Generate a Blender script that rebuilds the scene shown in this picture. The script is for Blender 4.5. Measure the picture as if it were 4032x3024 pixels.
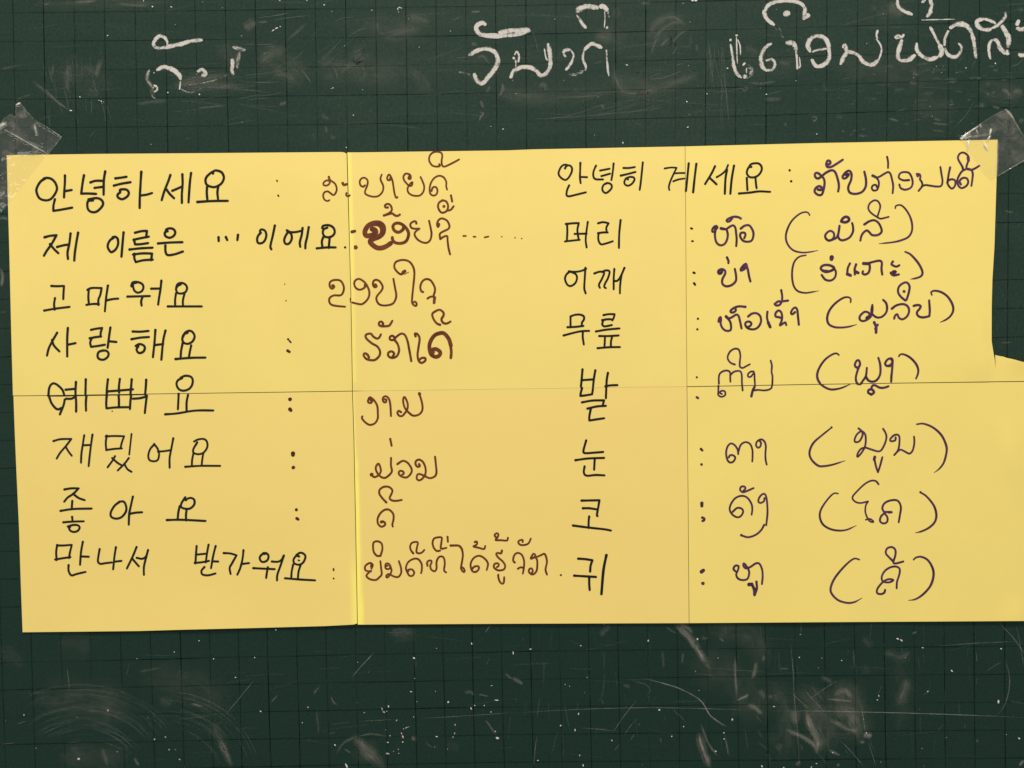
import bpy, bmesh, math, random
from mathutils import Vector, noise as mnoise

# ------------------------------------------------------------------ scene, camera, light
scene = bpy.context.scene
for o in list(bpy.data.objects):
    bpy.data.objects.remove(o)
COL = scene.collection
S = 0.0002225            # metres on the board per photograph pixel
D = 0.70                 # camera distance from the board
CX, CY = 2016.0, 1512.0
random.seed(7)

cam_data = bpy.data.cameras.new("camera")
cam_data.sensor_width = 36.0
cam_data.lens = 36.0 * D / (4032 * S)
cam_data.clip_start = 0.01
cam_data.clip_end = 50
cam = bpy.data.objects.new("camera", cam_data)
cam.location = (0, -D, 0)
cam.rotation_euler = (math.radians(90), 0, 0)
COL.objects.link(cam)
scene.camera = cam

world = bpy.data.worlds.new("World")
scene.world = world
world.use_nodes = True
world.node_tree.nodes["Background"].inputs[0].default_value = (1.0, 0.97, 0.92, 1)
world.node_tree.nodes["Background"].inputs[1].default_value = 0.56

def area(name, loc, target, size, energy, color):
    l = bpy.data.lights.new(name, 'AREA')
    l.shape = 'RECTANGLE'; l.size = size[0]; l.size_y = size[1]
    l.energy = energy; l.color = color
    o = bpy.data.objects.new(name, l)
    o.location = loc
    o.rotation_euler = (Vector(target) - Vector(loc)).to_track_quat('-Z', 'Y').to_euler()
    COL.objects.link(o)
    return o
area("top_key_light", (0.22, -1.45, 2.0), (0, 0, 0.0), (1.1, 0.45), 52.0, (1.0, 0.975, 0.92))  # unseen key light from above, placed to light the sheets
area("side_fill_light", (-1.5, -2.0, 0.1), (0, 0, -0.05), (0.9, 0.9), 6.5, (1.0, 0.92, 0.82))  # added side fill, no such source in view

scene.render.engine = 'CYCLES'
scene.view_settings.view_transform = 'Standard'
scene.view_settings.look = 'None'
scene.view_settings.gamma = 1
scene.view_settings.exposure = -0.08

# ------------------------------------------------------------------ helpers
def W(px, py, h=0.0):
    """point h metres in front of the board that the photograph shows at pixel px, py"""
    k = (D - h) / D
    return ((px - CX) * S * k, -h, (CY - py) * S * k)

def smooth(a, b, x):
    t = max(0.0, min(1.0, (x - a) / (b - a)))
    return t * t * (3 - 2 * t)

def lerp_list(pts, x):
    """piecewise linear y(x) through sorted points"""
    if x <= pts[0][0]:
        (x0, y0), (x1, y1) = pts[0], pts[1]
    elif x >= pts[-1][0]:
        (x0, y0), (x1, y1) = pts[-2], pts[-1]
    else:
        for (x0, y0), (x1, y1) in zip(pts, pts[1:]):
            if x0 <= x <= x1:
                break
    return y0 + (y1 - y0) * (x - x0) / (x1 - x0)

def mesh_obj(name, verts, faces, mat, parent=None, uvs=None, attr=None, smooth_shade=True):
    me = bpy.data.meshes.new(name)
    me.from_pydata(verts, [], faces)
    if smooth_shade:
        me.polygons.foreach_set("use_smooth", [True] * len(me.polygons))
    if uvs:
        layer = me.uv_layers.new(name="UVMap")
        for li, l in enumerate(me.loops):
            layer.data[li].uv = uvs[l.vertex_index]
    if attr:
        for an, vals in attr.items():
            a = me.attributes.new(an, 'FLOAT', 'POINT')
            a.data.foreach_set("value", vals)
    if mat:
        me.materials.append(mat)
    me.update()
    o = bpy.data.objects.new(name, me)
    COL.objects.link(o)
    if parent:
        o.parent = parent
    return o

def tag(o, label, cat, group=None):
    o["label"] = label; o["category"] = cat
    if group:
        o["group"] = group
    return o

class NT:
    """small node tree builder"""
    def __init__(self, name):
        self.m = bpy.data.materials.new(name); self.m.use_nodes = True
        self.t = self.m.node_tree; self.t.nodes.clear()
        self.out = self.t.nodes.new("ShaderNodeOutputMaterial")
    def n(self, typ, props=None, **ins):
        nd = self.t.nodes.new(typ)
        for k, v in (props or {}).items():
            setattr(nd, k, v)
        for k, v in ins.items():
            self.set(nd, k, v)
        return nd
    def set(self, nd, k, v):
        key = int(k[1:]) if k[0] == 'i' and k[1:].isdigit() else k.replace('_', ' ')
        s = nd.inputs[key]
        if isinstance(v, bpy.types.NodeSocket):
            self.t.links.new(v, s)
        elif isinstance(v, bpy.types.Node):
            self.t.links.new(v.outputs[0], s)
        else:
            s.default_value = v
    def math(self, op, a, b=0.0, clamp=False):
        return self.n("ShaderNodeMath", {"operation": op, "use_clamp": clamp}, i0=a, i1=b).outputs[0]
    def noise(self, vec, scale, detail=3.0, rough=0.55):
        return self.n("ShaderNodeTexNoise", None, Vector=vec, Scale=scale, Detail=detail, Roughness=rough).outputs[0]
    def ramp(self, fac, a, b, lo=0.0, hi=1.0):
        nd = self.n("ShaderNodeMapRange", {"clamp": True}, Value=fac)
        for k, v in (("From Min", a), ("From Max", b), ("To Min", lo), ("To Max", hi)):
            nd.inputs[k].default_value = v
        return nd.outputs[0]
    def mix(self, fac, a, b):
        nd = self.n("ShaderNodeMix", {"data_type": 'RGBA'})
        for k, v in ((0, fac), (6, a), (7, b)):
            s = nd.inputs[k]
            if isinstance(v, bpy.types.NodeSocket): self.t.links.new(v, s)
            else: s.default_value = v
        return nd.outputs[2]
    def mapping(self, vec, scale=(1, 1, 1), rot=(0, 0, 0)):
        return self.n("ShaderNodeMapping", None, Vector=vec, Scale=scale, Rotation=rot).outputs[0]
    def coord(self):
        return self.n("ShaderNodeTexCoord").outputs["Object"]
    def done(self, shader):
        self.t.links.new(shader.outputs[0] if isinstance(shader, bpy.types.Node) else shader, self.out.inputs[0])
        return self.m

def rgba(r, g, b): return (r, g, b, 1.0)

# ------------------------------------------------------------------ materials
def mat_board():
    t = NT("green chalkboard paint")
    c = t.coord()
    n1 = t.noise(c, 3.2, 4)
    n2 = t.noise(t.mapping(c, (1.5, 1, 9), (0, 0.15, 0)), 5.0, 5, 0.65)     # sideways wipe streaks
    n3 = t.noise(t.mapping(c, (60, 1, 14)), 8.0, 3, 0.6)
    n4 = t.noise(c, 420.0, 3, 0.7)
    z = t.n("ShaderNodeSeparateXYZ", None, Vector=c).outputs[2]
    up = t.ramp(z, -0.14, 0.22, 0.14, 1.0)                                 # more old chalk dust where the writing is wiped most
    dust = t.math('MULTIPLY', t.ramp(n1, 0.30, 0.72, 0.35, 1.0), t.ramp(n2, 0.28, 0.75, 0.45, 1.2))
    dust = t.math('MULTIPLY', dust, up)
    dust = t.math('MULTIPLY', dust, t.ramp(n3, 0.3, 0.7, 0.75, 1.25))
    dust = t.math('MULTIPLY', dust, t.ramp(n4, 0.3, 0.75, 0.6, 1.4))
    dust = t.math('MULTIPLY', dust, 0.042)
    base = t.mix(t.ramp(n4, 0.35, 0.65), rgba(0.0050, 0.0226, 0.0152), rgba(0.0076, 0.0284, 0.0192))
    colr = t.mix(dust, base, rgba(0.46, 0.47, 0.35))
    bump = t.n("ShaderNodeBump", None, Height=n4, Strength=0.12, Distance=0.0003)
    p = t.n("ShaderNodeBsdfPrincipled", None, Base_Color=colr, Roughness=0.62, Normal=bump)
    p.inputs["Specular IOR Level"].default_value = 0.13
    return t.done(p)

def mat_paper():
    t = NT("yellow paper")
    c = t.coord()
    lay = t.n("ShaderNodeAttribute", {"attribute_name": "layer"}).outputs["Fac"]
    n1 = t.noise(c, 6.0, 3)
    n2 = t.noise(c, 900.0, 2, 0.7)
    n3 = t.noise(c, 45.0, 4, 0.6)
    base = t.mix(t.ramp(n1, 0.3, 0.7), rgba(0.798, 0.620, 0.176), rgba(0.852, 0.667, 0.194))
    base = t.mix(t.ramp(n3, 0.35, 0.7, 0, 0.20), base, rgba(0.78, 0.60, 0.185))
    base = t.mix(t.ramp(n2, 0.3, 0.7, 0.0, 0.18), base, rgba(0.74, 0.565, 0.15))
    light_tone = t.n("ShaderNodeAttribute", {"attribute_name": "light_tone"}).outputs["Fac"]  # tint per sheet, light differences put into the paper colour
    base = t.mix(t.ramp(light_tone, 0.0, 1.0, 0.0, 1.0), base, rgba(0.808, 0.604, 0.182))
    base = t.mix(t.ramp(light_tone, 0.0, -1.0, 0.0, 1.0), base, rgba(0.850, 0.672, 0.166))
    base = t.mix(lay, base, rgba(0.96, 0.815, 0.165))
    bump = t.n("ShaderNodeBump", None, Height=t.math('ADD', t.math('MULTIPLY', n2, 0.5), n3), Strength=0.16, Distance=0.0005)
    p = t.n("ShaderNodeBsdfPrincipled", None, Base_Color=base, Roughness=0.72, Normal=bump)
    p.inputs["Specular IOR Level"].default_value = 0.25
    return t.done(p)

def mat_ink(name, a, b, rough=0.5):
    t = NT(name)
    c = t.coord()
    n1 = t.noise(c, 130.0, 3)
    colr = t.mix(t.ramp(n1, 0.35, 0.68), a, b)
    p = t.n("ShaderNodeBsdfPrincipled", None, Base_Color=colr, Roughness=rough)
    p.inputs["Specular IOR Level"].default_value = 0.2
    return t.done(p)

def mat_chalk():
    t = NT("chalk")
    uv = t.n("ShaderNodeUVMap", {"uv_map": "UVMap"}).outputs[0]
    xyz = t.n("ShaderNodeSeparateXYZ", None, Vector=uv)
    v = xyz.outputs[1]
    edge = t.math('ABSOLUTE', t.math('SUBTRACT', v, 0.5))
    c = t.coord()
    st = t.n("ShaderNodeAttribute", {"attribute_name": "strength"}).outputs["Fac"]
    streak = t.noise(t.mapping(uv, (1.8, 6.0, 1)), 1.0, 4, 0.7)
    grain = t.noise(c, 430.0, 4, 0.8)
    dash = t.noise(c, 110.0, 2)
    a = t.math('ADD', t.math('MULTIPLY', streak, 0.66), t.math('MULTIPLY', grain, 0.66))
    a = t.math('ADD', a, t.math('MULTIPLY', t.math('SUBTRACT', dash, 0.5), 0.55))
    a = t.math('SUBTRACT', a, t.ramp(edge, 0.22, 0.52, 0.0, 0.24))
    a = t.math('ADD', a, t.math('MULTIPLY', t.math('SUBTRACT', st, 0.6), 0.35))
    a = t.ramp(a, 0.53, 0.73, 0.0, 0.95)
    a = t.math('MULTIPLY', a, t.ramp(st, 0.0, 0.6, 0.15, 1.0))
    d = t.n("ShaderNodeBsdfDiffuse", None, Color=rgba(0.70, 0.66, 0.61), Roughness=0.8)
    tr = t.n("ShaderNodeBsdfTransparent")
    return t.done(t.n("ShaderNodeMixShader", None, i0=a, i1=tr, i2=d))

def mat_smear(name, colr, streaky):
    t = NT(name)
    uv = t.n("ShaderNodeUVMap", {"uv_map": "UVMap"}).outputs[0]
    xyz = t.n("ShaderNodeSeparateXYZ", None, Vector=uv)
    v = xyz.outputs[1]
    edge = t.math('ABSOLUTE', t.math('SUBTRACT', v, 0.5))
    c = t.coord()
    st = t.n("ShaderNodeAttribute", {"attribute_name": "strength"}).outputs["Fac"]
    s = t.noise(t.mapping(uv, (0.9, streaky, 1)), 1.0, 4, 0.65)
    g = t.noise(c, 120.0, 6, 0.62)
    a = t.math('MULTIPLY', t.ramp(s, 0.32, 0.66, 0.15, 1.25), t.ramp(g, 0.28, 0.74, 0.55, 1.3))
    a = t.math('MULTIPLY', a, t.math('POWER', t.ramp(edge, 0.05, 0.5, 1.0, 0.0), 1.4))
    a = t.math('MULTIPLY', a, st, True)
    d = t.n("ShaderNodeBsdfDiffuse", None, Color=colr, Roughness=0.8)
    tr = t.n("ShaderNodeBsdfTransparent")
    return t.done(t.n("ShaderNodeMixShader", None, i0=a, i1=tr, i2=d))

def mat_rule():
    t = NT("scored ruling")
    c = t.coord()
    n = t.noise(c, 60.0, 4, 0.7)
    st = t.n("ShaderNodeAttribute", {"attribute_name": "strength"}).outputs["Fac"]
    a = t.math('MULTIPLY', t.ramp(n, 0.30, 0.58, 0.30, 1.0), st, True)
    d = t.n("ShaderNodeBsdfDiffuse", None, Color=rgba(0.0025, 0.0055, 0.0045), Roughness=0.8)
    tr = t.n("ShaderNodeBsdfTransparent")
    return t.done(t.n("ShaderNodeMixShader", None, i0=a, i1=tr, i2=d))

def mat_solid(name, c1, c2, scale=200.0, rough=0.85):
    t = NT(name)
    n = t.noise(t.coord(), scale, 3)
    p = t.n("ShaderNodeBsdfPrincipled", None, Base_Color=t.mix(n, c1, c2), Roughness=rough)
    p.inputs["Specular IOR Level"].default_value = 0.2
    return t.done(p)

def mat_tape():
    t = NT("clear sticky tape")
    c = t.coord()
    milk = t.n("ShaderNodeAttribute", {"attribute_name": "milk"}).outputs["Fac"]
    n1 = t.noise(c, 75.0, 4, 0.65)
    n2 = t.noise(c, 260.0, 3, 0.6)
    m = t.math('MULTIPLY', t.ramp(n1, 0.43, 0.60, 0.06, 1.0), t.ramp(n2, 0.3, 0.7, 0.6, 1.2))
    m = t.math('MULTIPLY', t.math('MULTIPLY', m, milk), 0.42, True)
    bump = t.n("ShaderNodeBump", None, Height=n1, Strength=0.10, Distance=0.002)
    tr = t.n("ShaderNodeBsdfTransparent", None, Color=rgba(0.985, 0.978, 0.962))
    d = t.n("ShaderNodeBsdfDiffuse", None, Color=rgba(0.30, 0.265, 0.215))
    g = t.n("ShaderNodeBsdfGlossy", None, Color=rgba(1, 1, 1), Roughness=0.055, Normal=bump)
    cr = t.n("ShaderNodeAttribute", {"attribute_name": "crease"}).outputs["Fac"]
    body = t.n("ShaderNodeMixShader", None, i0=m, i1=tr, i2=d)
    dc = t.n("ShaderNodeBsdfDiffuse", None, Color=rgba(0.80, 0.76, 0.62))  # pale frosted creases, which also paint in the tape's glints
    crm = t.math('MULTIPLY', cr, t.ramp(n2, 0.35, 0.65, 0.35, 1.0), True)
    body = t.n("ShaderNodeMixShader", None, i0=crm, i1=body, i2=dc)
    return t.done(t.n("ShaderNodeMixShader", None, i0=0.055, i1=body, i2=g))

M_BOARD = mat_board(); M_PAPER = mat_paper(); M_CHALK = mat_chalk(); M_RULE = mat_rule(); M_TAPE = mat_tape()
M_INK = {'K': mat_ink("black marker ink", rgba(0.0042, 0.0040, 0.0036), rgba(0.0095, 0.0088, 0.0078)),
         'B': mat_ink("brown marker ink", rgba(0.095, 0.020, 0.0065), rgba(0.165, 0.042, 0.014)),
         'D': mat_ink("dark brown marker ink", rgba(0.040, 0.0105, 0.0055), rgba(0.075, 0.018, 0.008)),
         'P': mat_ink("purple marker ink", rgba(0.040, 0.0125, 0.034), rgba(0.088, 0.026, 0.088))}
M_SMEAR = mat_smear("smeared chalk", rgba(0.40, 0.37, 0.31), 5.0)
M_SCRATCH = mat_smear("pale scratches", rgba(0.46, 0.44, 0.38), 1.0)
M_WIPE = mat_smear("wiped chalk streaks", rgba(0.40, 0.41, 0.36), 9.0)
M_SPECK = mat_solid("chalk crumbs", rgba(0.72, 0.66, 0.60), rgba(0.52, 0.50, 0.44))  # also colours the painted glints of old tape residue
M_PINK = mat_solid("pink chalk crumbs", rgba(0.52, 0.42, 0.37), rgba(0.40, 0.32, 0.27))
INK = """
T 0 560
@ korean_word K 24
495,392 440,430 400,500 400,550 430,610 490,632 550,620 600,560 620,500 600,440 560,400 510,388 475,395
707,362 706,440 700,530 697,600
708,532 780,520
597,622 582,690 580,747! 660,735 785,712
914,360 898,450 884,560! 950,558 1045,562
985,437 1040,420 1120,420
1030,497 1120,485
1145,318 1130,420 1128,570
1010,632 960,640 950,690 965,740 1010,762 1060,750 1110,700 1122,660 1100,625 1050,608 962,622
1257,393 1320,385 1377,376
1240,472 1320,452 1420,435
1305,548 1280,570 1285,600 1330,620 1385,590 1402,550 1380,518 1340,512 1305,518 1310,540
1538,322 1530,450 1522,600 1520,715
1530,580 1600,570 1655,553
1855,357 1830,430 1790,530 1760,630
1812,515 1850,565 1895,610
1877,528 1920,510 1975,485
1985,350 1988,450 1980,560 1980,660
2080,335 2066,450 2052,655
@ korean_word K 24
485,1035 540,1020 615,1012! 560,1110 510,1180 478,1235
545,1110 590,1165 635,1208
622,1140 690,1122 740,1115
768,993 755,1100 735,1200 740,1270
850,985 830,1100 815,1200 808,1288
@ korean_word K 24
1235,1040 1200,1065 1175,1110 1175,1150 1200,1190 1220,1195 1260,1165 1285,1110 1280,1050 1250,1028 1225,1035
1345,982 1335,1090 1322,1245
1470,985 1540,968 1600,965! 1590,1035
1455,1062 1530,1045 1620,1028
1460,1065 1470,1112! 1530,1110 1612,1098
1410,1168 1530,1155 1660,1148
1465,1215 1462,1260 1478,1305! 1560,1285 1662,1278
1450,1222 1550,1210 1655,1212! 1645,1285
1820,962 1795,985 1800,1020 1845,1040 1890,1020 1908,980 1885,945 1840,938 1805,955 1825,970
1720,1102 1850,1092 1985,1088
1800,1125 1802,1190 1825,1228 1900,1220 1990,1190
T 600 560
@ korean_word K 24
660,340 655,322 600,365 578,410 590,460 640,485 690,485 750,450 778,390 760,335 720,312 680,308 655,325
595,488 592,550 598,620
715,485 708,550 715,620
490,650 650,640 820,638
@ colon K 14
1355,417 1360,425
1368,577 1374,588
@ ellipsis K 24
720,1035 722,1075
800,1033 815,1065
932,1010 925,1065
@ korean_word K 23
1180,985 1150,1020 1140,1060 1150,1095 1185,1100 1220,1075 1240,1020 1230,970 1200,950 1175,955 1172,985
1333,907 1310,1020 1285,1130 1295,1165
1470,985 1445,1030 1435,1070 1450,1105 1485,1105 1515,1060 1515,1010 1495,985 1465,960
1465,960 1500,978 1560,978 1630,962
1635,935 1625,1010 1605,1090 1610,1138
1702,925 1685,1030 1668,1100 1665,1155
1850,935 1860,910 1920,903 1970,930 1985,980 1960,1020 1910,1035 1870,1020 1855,980 1870,945 1905,930
1860,1035 1845,1080 1850,1135
1930,1040 1925,1095 1920,1150
1790,1155 1900,1145 1995,1145
=26 2098,1145
T 1200 560
@ lao_word B 18
=22 262,378 268,405
275,405 280,425 240,415 205,440 205,465 235,472 265,455 282,422 310,435 335,460 348,510 335,555 310,575 280,555 250,535 215,545 200,580 215,625 250,640 268,630
=24 413,445 425,465 465,455
455,555 450,575 470,590 490,577
655,470 635,485 605,465 600,420 625,390 660,390 685,420 680,470 655,540 675,572 740,592 800,585 845,540 855,480 830,420 825,390 838,352
930,390 930,410 905,412 897,385 915,352 935,370 955,420 965,480 978,560 995,605 1010,597
1140,365 1128,395 1150,400 1155,375 1140,350 1100,342 1075,370 1080,410 1110,450 1140,475 1165,470 1172,435 1150,450 1120,500 1130,550 1180,580 1250,580 1290,540 1300,480 1280,420 1260,378
1380,530 1395,492 1430,490 1445,530 1430,570 1395,580 1365,555 1360,500 1375,440 1410,390 1460,365 1510,380 1540,430 1540,480 1550,515
1465,240 1470,258 1430,265 1385,250 1355,200 1360,150 1390,115 1435,103 1485,115 1497,150 1490,200 1495,250 1520,265 1570,245 1630,215 1680,187
@ lao_word B 20
905,710 880,710 872,690 895,672 925,678 945,710 945,745 915,772 865,795
=22 862,797 905,785 950,775 985,798 1015,800 1035,787
=34 1515,698
1500,632 1460,660 1452,710 1480,760 1515,765 1550,740 1560,690 1540,645 1500,632
1550,745 1590,735 1620,697
1592,580 1605,645
=48 735,945 768,960 770,990 720,1015 668,1015 655,970 690,910 750,880 815,880 855,920 850,985 805,1030 740,1055 712,1080 735,1115 790,1150 850,1148 900,1125 935,1100
=24 740,900 800,905 830,940 830,985
=30 1075,930 1065,955 1020,980 975,960 960,915 985,885 1030,882 1080,910 1120,960 1130,1010 1105,1075 1050,1100 990,1095 960,1070 953,1038
1215,885 1210,865 1185,862 1150,890 1160,930 1200,942 1250,940 1215,965 1195,1000 1220,1050 1270,1085 1325,1095 1365,1065 1380,1000 1370,930 1353,855
=24 1460,895 1450,918
1462,890 1455,920 1442,905 1445,870 1465,840 1500,830 1550,855 1575,910 1560,945 1500,975 1470,1000 1475,1055! 1510,1030 1550,1022 1555,1070 1565,1150 1582,1220
@ ellipsis B 16
1727,1020 1755,1020
1838,1028 1860,1030
1960,1035 2000,1027
2145,1028
2290,1040
2362,1048
@ colon B 28
515,975 545,968
=50 553,1145
T 1080 1060
@ lao_word B 20
=28 635,180 648,188
640,175 652,190 630,212 605,190 605,145 640,120 700,118 735,140 758,200 745,260 715,285 650,285 605,310 598,350 620,385 680,400 770,408
985,172 990,190 960,215 920,222 885,200 870,160 880,125 920,105 970,130 1010,180 1035,250 1020,320 960,378 900,375 850,362
832,322 834,352
1100,165 1115,185 1095,197 1075,170 1080,130 1110,115 1150,135 1180,190 1165,235 1120,290 1112,330 1140,380 1200,395 1280,380 1315,340 1328,280 1312,190 1297,105
=30 1420,22 1400,35
1425,18 1385,55 1340,30 1307,-22 1320,-75 1372,-98 1432,-98 1482,-72 1517,-12 1525,60 1512,200 1502,300 1502,370 1540,400 1550,375 1530,352 1503,372
=8 1417,55 1462,32
1620,248 1600,238 1590,190 1610,135 1650,108 1700,120 1740,180 1750,230 1735,290 1747,330 1738,370
1670,318 1700,300 1740,297
=28 1745,310 1740,365
@ lao_word B 22
1030,960 1015,930 985,915 972,935 1000,975 1050,990 1100,985 1145,940 1150,890 1120,840 1060,805 1000,750 1000,712 1050,702 1080,735 1120,755 1145,740 1160,710
1180,605 1185,590 1165,570 1142,580 1140,605 1165,620 1220,620 1255,610 1285,562
1315,755 1290,725 1260,735 1260,765 1295,770 1330,735 1380,702 1420,715 1450,780 1470,880 1492,1000
1310,770 1345,820 1358,890 1330,950 1275,965 1240,940 1245,905 1280,895 1305,920 1285,955
1538,730 1532,700 1560,708 1582,755 1570,850 1560,930 1570,990 1600,1020 1640,1000 1645,970 1610,965 1580,985
=38 1725,905 1720,880 1760,870 1805,900 1800,935 1760,955 1710,930 1690,870 1695,800 1740,725 1800,697 1850,700 1900,760 1922,830
=28 1918,820 1927,900 1922,965
1805,605 1770,590 1735,545 1720,490 1750,460 1800,442 1840,470 1842,505 1820,545 1840,585 1880,590 1918,570
@ colon K 14
113,162
=16 128,343
@ colon D 26
150,762
=16 165,780 180,796
=26 145,887 165,900
T 100 1060
@ korean_word K 22
282,182 340,185 420,182! 415,250 412,325
322,315 312,380 318,440
205,450 320,430 480,410
690,220 685,300 690,370
675,225 720,205 830,205! 815,280 795,330 795,390
665,388 740,378 800,380
898,178 880,300 870,400 865,458
890,338 950,325 1010,320
=34 1160,180 1170,150 1205,142
1170,190 1175,150 1220,140 1270,160 1285,200 1265,240 1220,255 1185,230 1172,190
1110,298 1240,295 1355,292
1275,300 1260,350 1265,395
1370,212 1470,210
1480,125 1470,220 1455,310 1445,385
1690,165 1660,180 1640,215 1655,255 1690,265 1740,250 1760,205 1740,165 1695,148 1655,165 1640,205
1640,262 1630,330 1630,385
1730,270 1715,340 1715,395
1550,405 1720,405 1920,405
@ korean_word K 23
345,692 300,770! 255,860 235,940
290,770 310,830 370,895
462,640 455,760 455,950
470,820 545,805
715,660 770,648 835,640! 820,690 818,735
700,752 760,740 825,732
720,755 705,800 715,845! 790,835 865,822
925,635 910,740 895,855
915,785 990,792
845,885 800,900 785,940 800,975 850,985 895,955 905,915 880,888 840,885
1168,678 1250,680 1340,672
1155,762 1250,745 1345,738
1205,835 1230,840! 1210,870 1225,905 1255,912 1290,890 1300,850 1280,825 1240,815 1200,835
1415,662 1405,800 1388,958
1415,825 1500,815
1525,668 1500,780 1480,985
1765,690 1725,710 1708,760 1725,800 1770,812 1820,785 1842,730 1820,685 1785,670 1740,690 1715,740
1712,805 1695,890 1690,960
1805,830 1790,900 1780,960
1635,978 1800,965 1960,962
@ korean_word K 23
250,1378 260,1290 295,1245 340,1255 400,1310 425,1375
262,1400 285,1460 330,1515 365,1525 385,1512
428,1420 415,1480 375,1580
438,1312 540,1302
445,1410 500,1410 540,1390
=10 250,1380 430,1380 550,1376 880,1370 1150,1367 1300,1364
550,1228 545,1340 552,1450 552,1550
657,1200 655,1300 653,1370
663,1385 658,1460 660,1540
@ korean_word K 23
898,1200 888,1290 885,1360
885,1375 880,1450 882,1515! 980,1505 1120,1502
1028,1195 1018,1280 1020,1345
1015,1375 1018,1430 1018,1500
895,1330 1030,1320 1170,1308
1157,1200 1150,1290 1143,1360
1150,1375 1142,1450 1138,1522
1315,1205 1310,1290 1303,1365
1322,1378 1310,1470 1300,1565
1172,1410 1240,1405 1305,1390
=16 945,1546
@ korean_word K 22
1705,1185 1660,1210 1645,1250 1665,1300 1710,1322 1770,1310 1810,1270 1822,1210 1800,1170 1740,1160 1690,1180
1668,1358 1665,1430 1660,1525
1770,1370 1755,1450 1755,1545
1522,1580 1650,1570 1800,1545 1900,1537 2045,1538
T 2100 560
@ korean_word K 20
345,285 360,260 395,252 420,280 415,330 380,390 345,410 300,385 275,345 285,300 310,260 345,243 375,250
512,225 510,300 508,380 515,445
515,378 585,380
390,470 368,520 362,575 390,588 470,570 572,545
682,255 655,320 655,375 680,402 760,405
728,308 830,288
742,368 835,342
874,232 865,320 850,412
800,445 765,465 750,510 770,545 800,550 845,510 855,475 835,450 800,443
982,280 1040,280 1105,270
952,363 1030,345 1112,323
1030,405 1010,392 990,435 1005,465 1040,472 1080,445 1102,405 1090,382 1050,378 1010,392
1192,220 1180,340 1168,450 1158,518
@ korean_word K 22
=18 1430,285 1500,275 1560,278! 1525,350 1490,430 1475,490 1482,520
=18 1540,338 1600,335 1650,335
=18 1525,425 1580,405 1645,395
1692,230 1680,350 1662,530
1775,235 1755,400 1740,545
1978,262 1940,340 1870,455
1922,390 1955,420 1995,458
=19 1997,380 2050,348 2095,305 2120,248
2108,300 2092,400 2085,560
2185,255 2160,400 2145,560
@ korean_word K 20
368,890 370,980 365,1075
355,890 430,882 495,880! 480,960 495,1065
345,1080 430,1070 505,1062
450,998 580,995
593,868 580,960 570,1060 580,1145
705,882 760,870 820,882! 795,930 800,978
705,990 760,982 810,982
710,990 708,1060 735,1110 790,1102 865,1078
950,848 935,1000 932,1150
@ korean_word K 20
400,1405 360,1440 345,1490 370,1550 410,1565 455,1535 475,1485 465,1440 420,1415 385,1405
390,1410 470,1410 530,1398 575,1378
567,1368 560,1480 555,1590 570,1645
665,1428 720,1410 770,1418 750,1480 715,1550 725,1585
750,1412 790,1395 830,1408 812,1480 780,1540 772,1575 790,1588
882,1380 875,1480 875,1600
885,1510 910,1510 940,1480 975,1410
992,1368 960,1450 945,1560 943,1645
@ colon K 20
1718,937 1730,942
1730,1077 1738,1077
@ colon K 22
1745,1420 1757,1424
1750,1535 1762,1552
T 2700 560
@ korean_word K 21
715,268 685,275 665,330 690,375 740,382 790,360 825,310 825,265 800,235 765,228 710,240 680,285
665,390 668,450 672,520
760,390 765,450 772,500
580,558 700,548 800,535 920,540
@ colon K 28
1132,306
1148,425
@ lao_word P 23
1440,515 1472,518 1485,500 1455,478 1415,500 1405,540 1440,572 1480,570 1500,520 1512,450 1505,400 1480,370 1440,335 1410,340 1410,375 1440,395 1480,370 1530,330 1590,305 1630,330 1660,420 1668,480 1660,535
1545,245 1575,230 1570,205 1545,200 1530,240 1545,270 1590,265 1650,230 1710,190
1745,355 1775,348 1750,385 1720,395 1708,375 1740,330 1780,310 1805,345 1800,410 1775,470 1770,510 1790,550 1850,562 1920,540 1960,480 1962,400 1945,320
T 3232 500
@ lao_word P 20
565,530 600,550 640,540 690,510 735,490 760,515 775,570 788,640 782,720
=26 565,530 600,545
610,555 630,590 630,640 610,685 570,690 555,660 570,635 600,630 610,655
722,325 732,380 732,445
960,578 900,580 855,560 850,530 870,500 910,490 960,500 990,550 1000,610 980,660 920,682 870,665 855,625
=34 1055,530
1045,512 1075,515 1085,540 1080,570 1100,600 1105,640 1085,670 1065,695
1100,645 1140,632 1200,640 1260,648 1310,640 1325,590 1315,520 1302,435
1408,440 1395,500 1385,560 1380,610 1400,650 1430,670 1460,640 1465,590 1440,570 1400,575 1375,605
1525,625 1510,590 1545,555 1590,560 1605,600 1585,640 1535,665 1500,640 1485,590 1500,540 1540,480 1600,455 1640,470 1655,510 1650,570 1640,640
1550,470 1540,430 1500,360 1495,320 1520,285 1560,280 1600,310 1610,350 1595,400 1585,440 1600,460 1640,465 1680,450 1725,422
=30 1605,335 1608,365
T 2700 560
@ colon K 20
@ lao_word P 22
320,945 345,930 335,912 310,920 290,950 292,975 322,965 330,940 318,1000 330,1080 370,1120 420,1110 450,1060 458,1000 445,950
=28 385,938 420,945
400,945 440,945 480,920 515,905 540,930 550,1000 555,1060 550,1130
600,830 570,815 520,812 470,830 445,850 455,865 480,858 505,832
600,940 640,910 690,905 725,950 738,1000 725,1060 690,1082 630,1075 595,1030 600,990 640,985 650,1010 637,1045
@ parenthesis P 17 t
1350,795 1335,770 1300,760 1240,780 1160,850 1110,940 1090,1030 1110,1110 1170,1175 1260,1200 1350,1195 1440,1178
@ lao_word P 22
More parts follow.
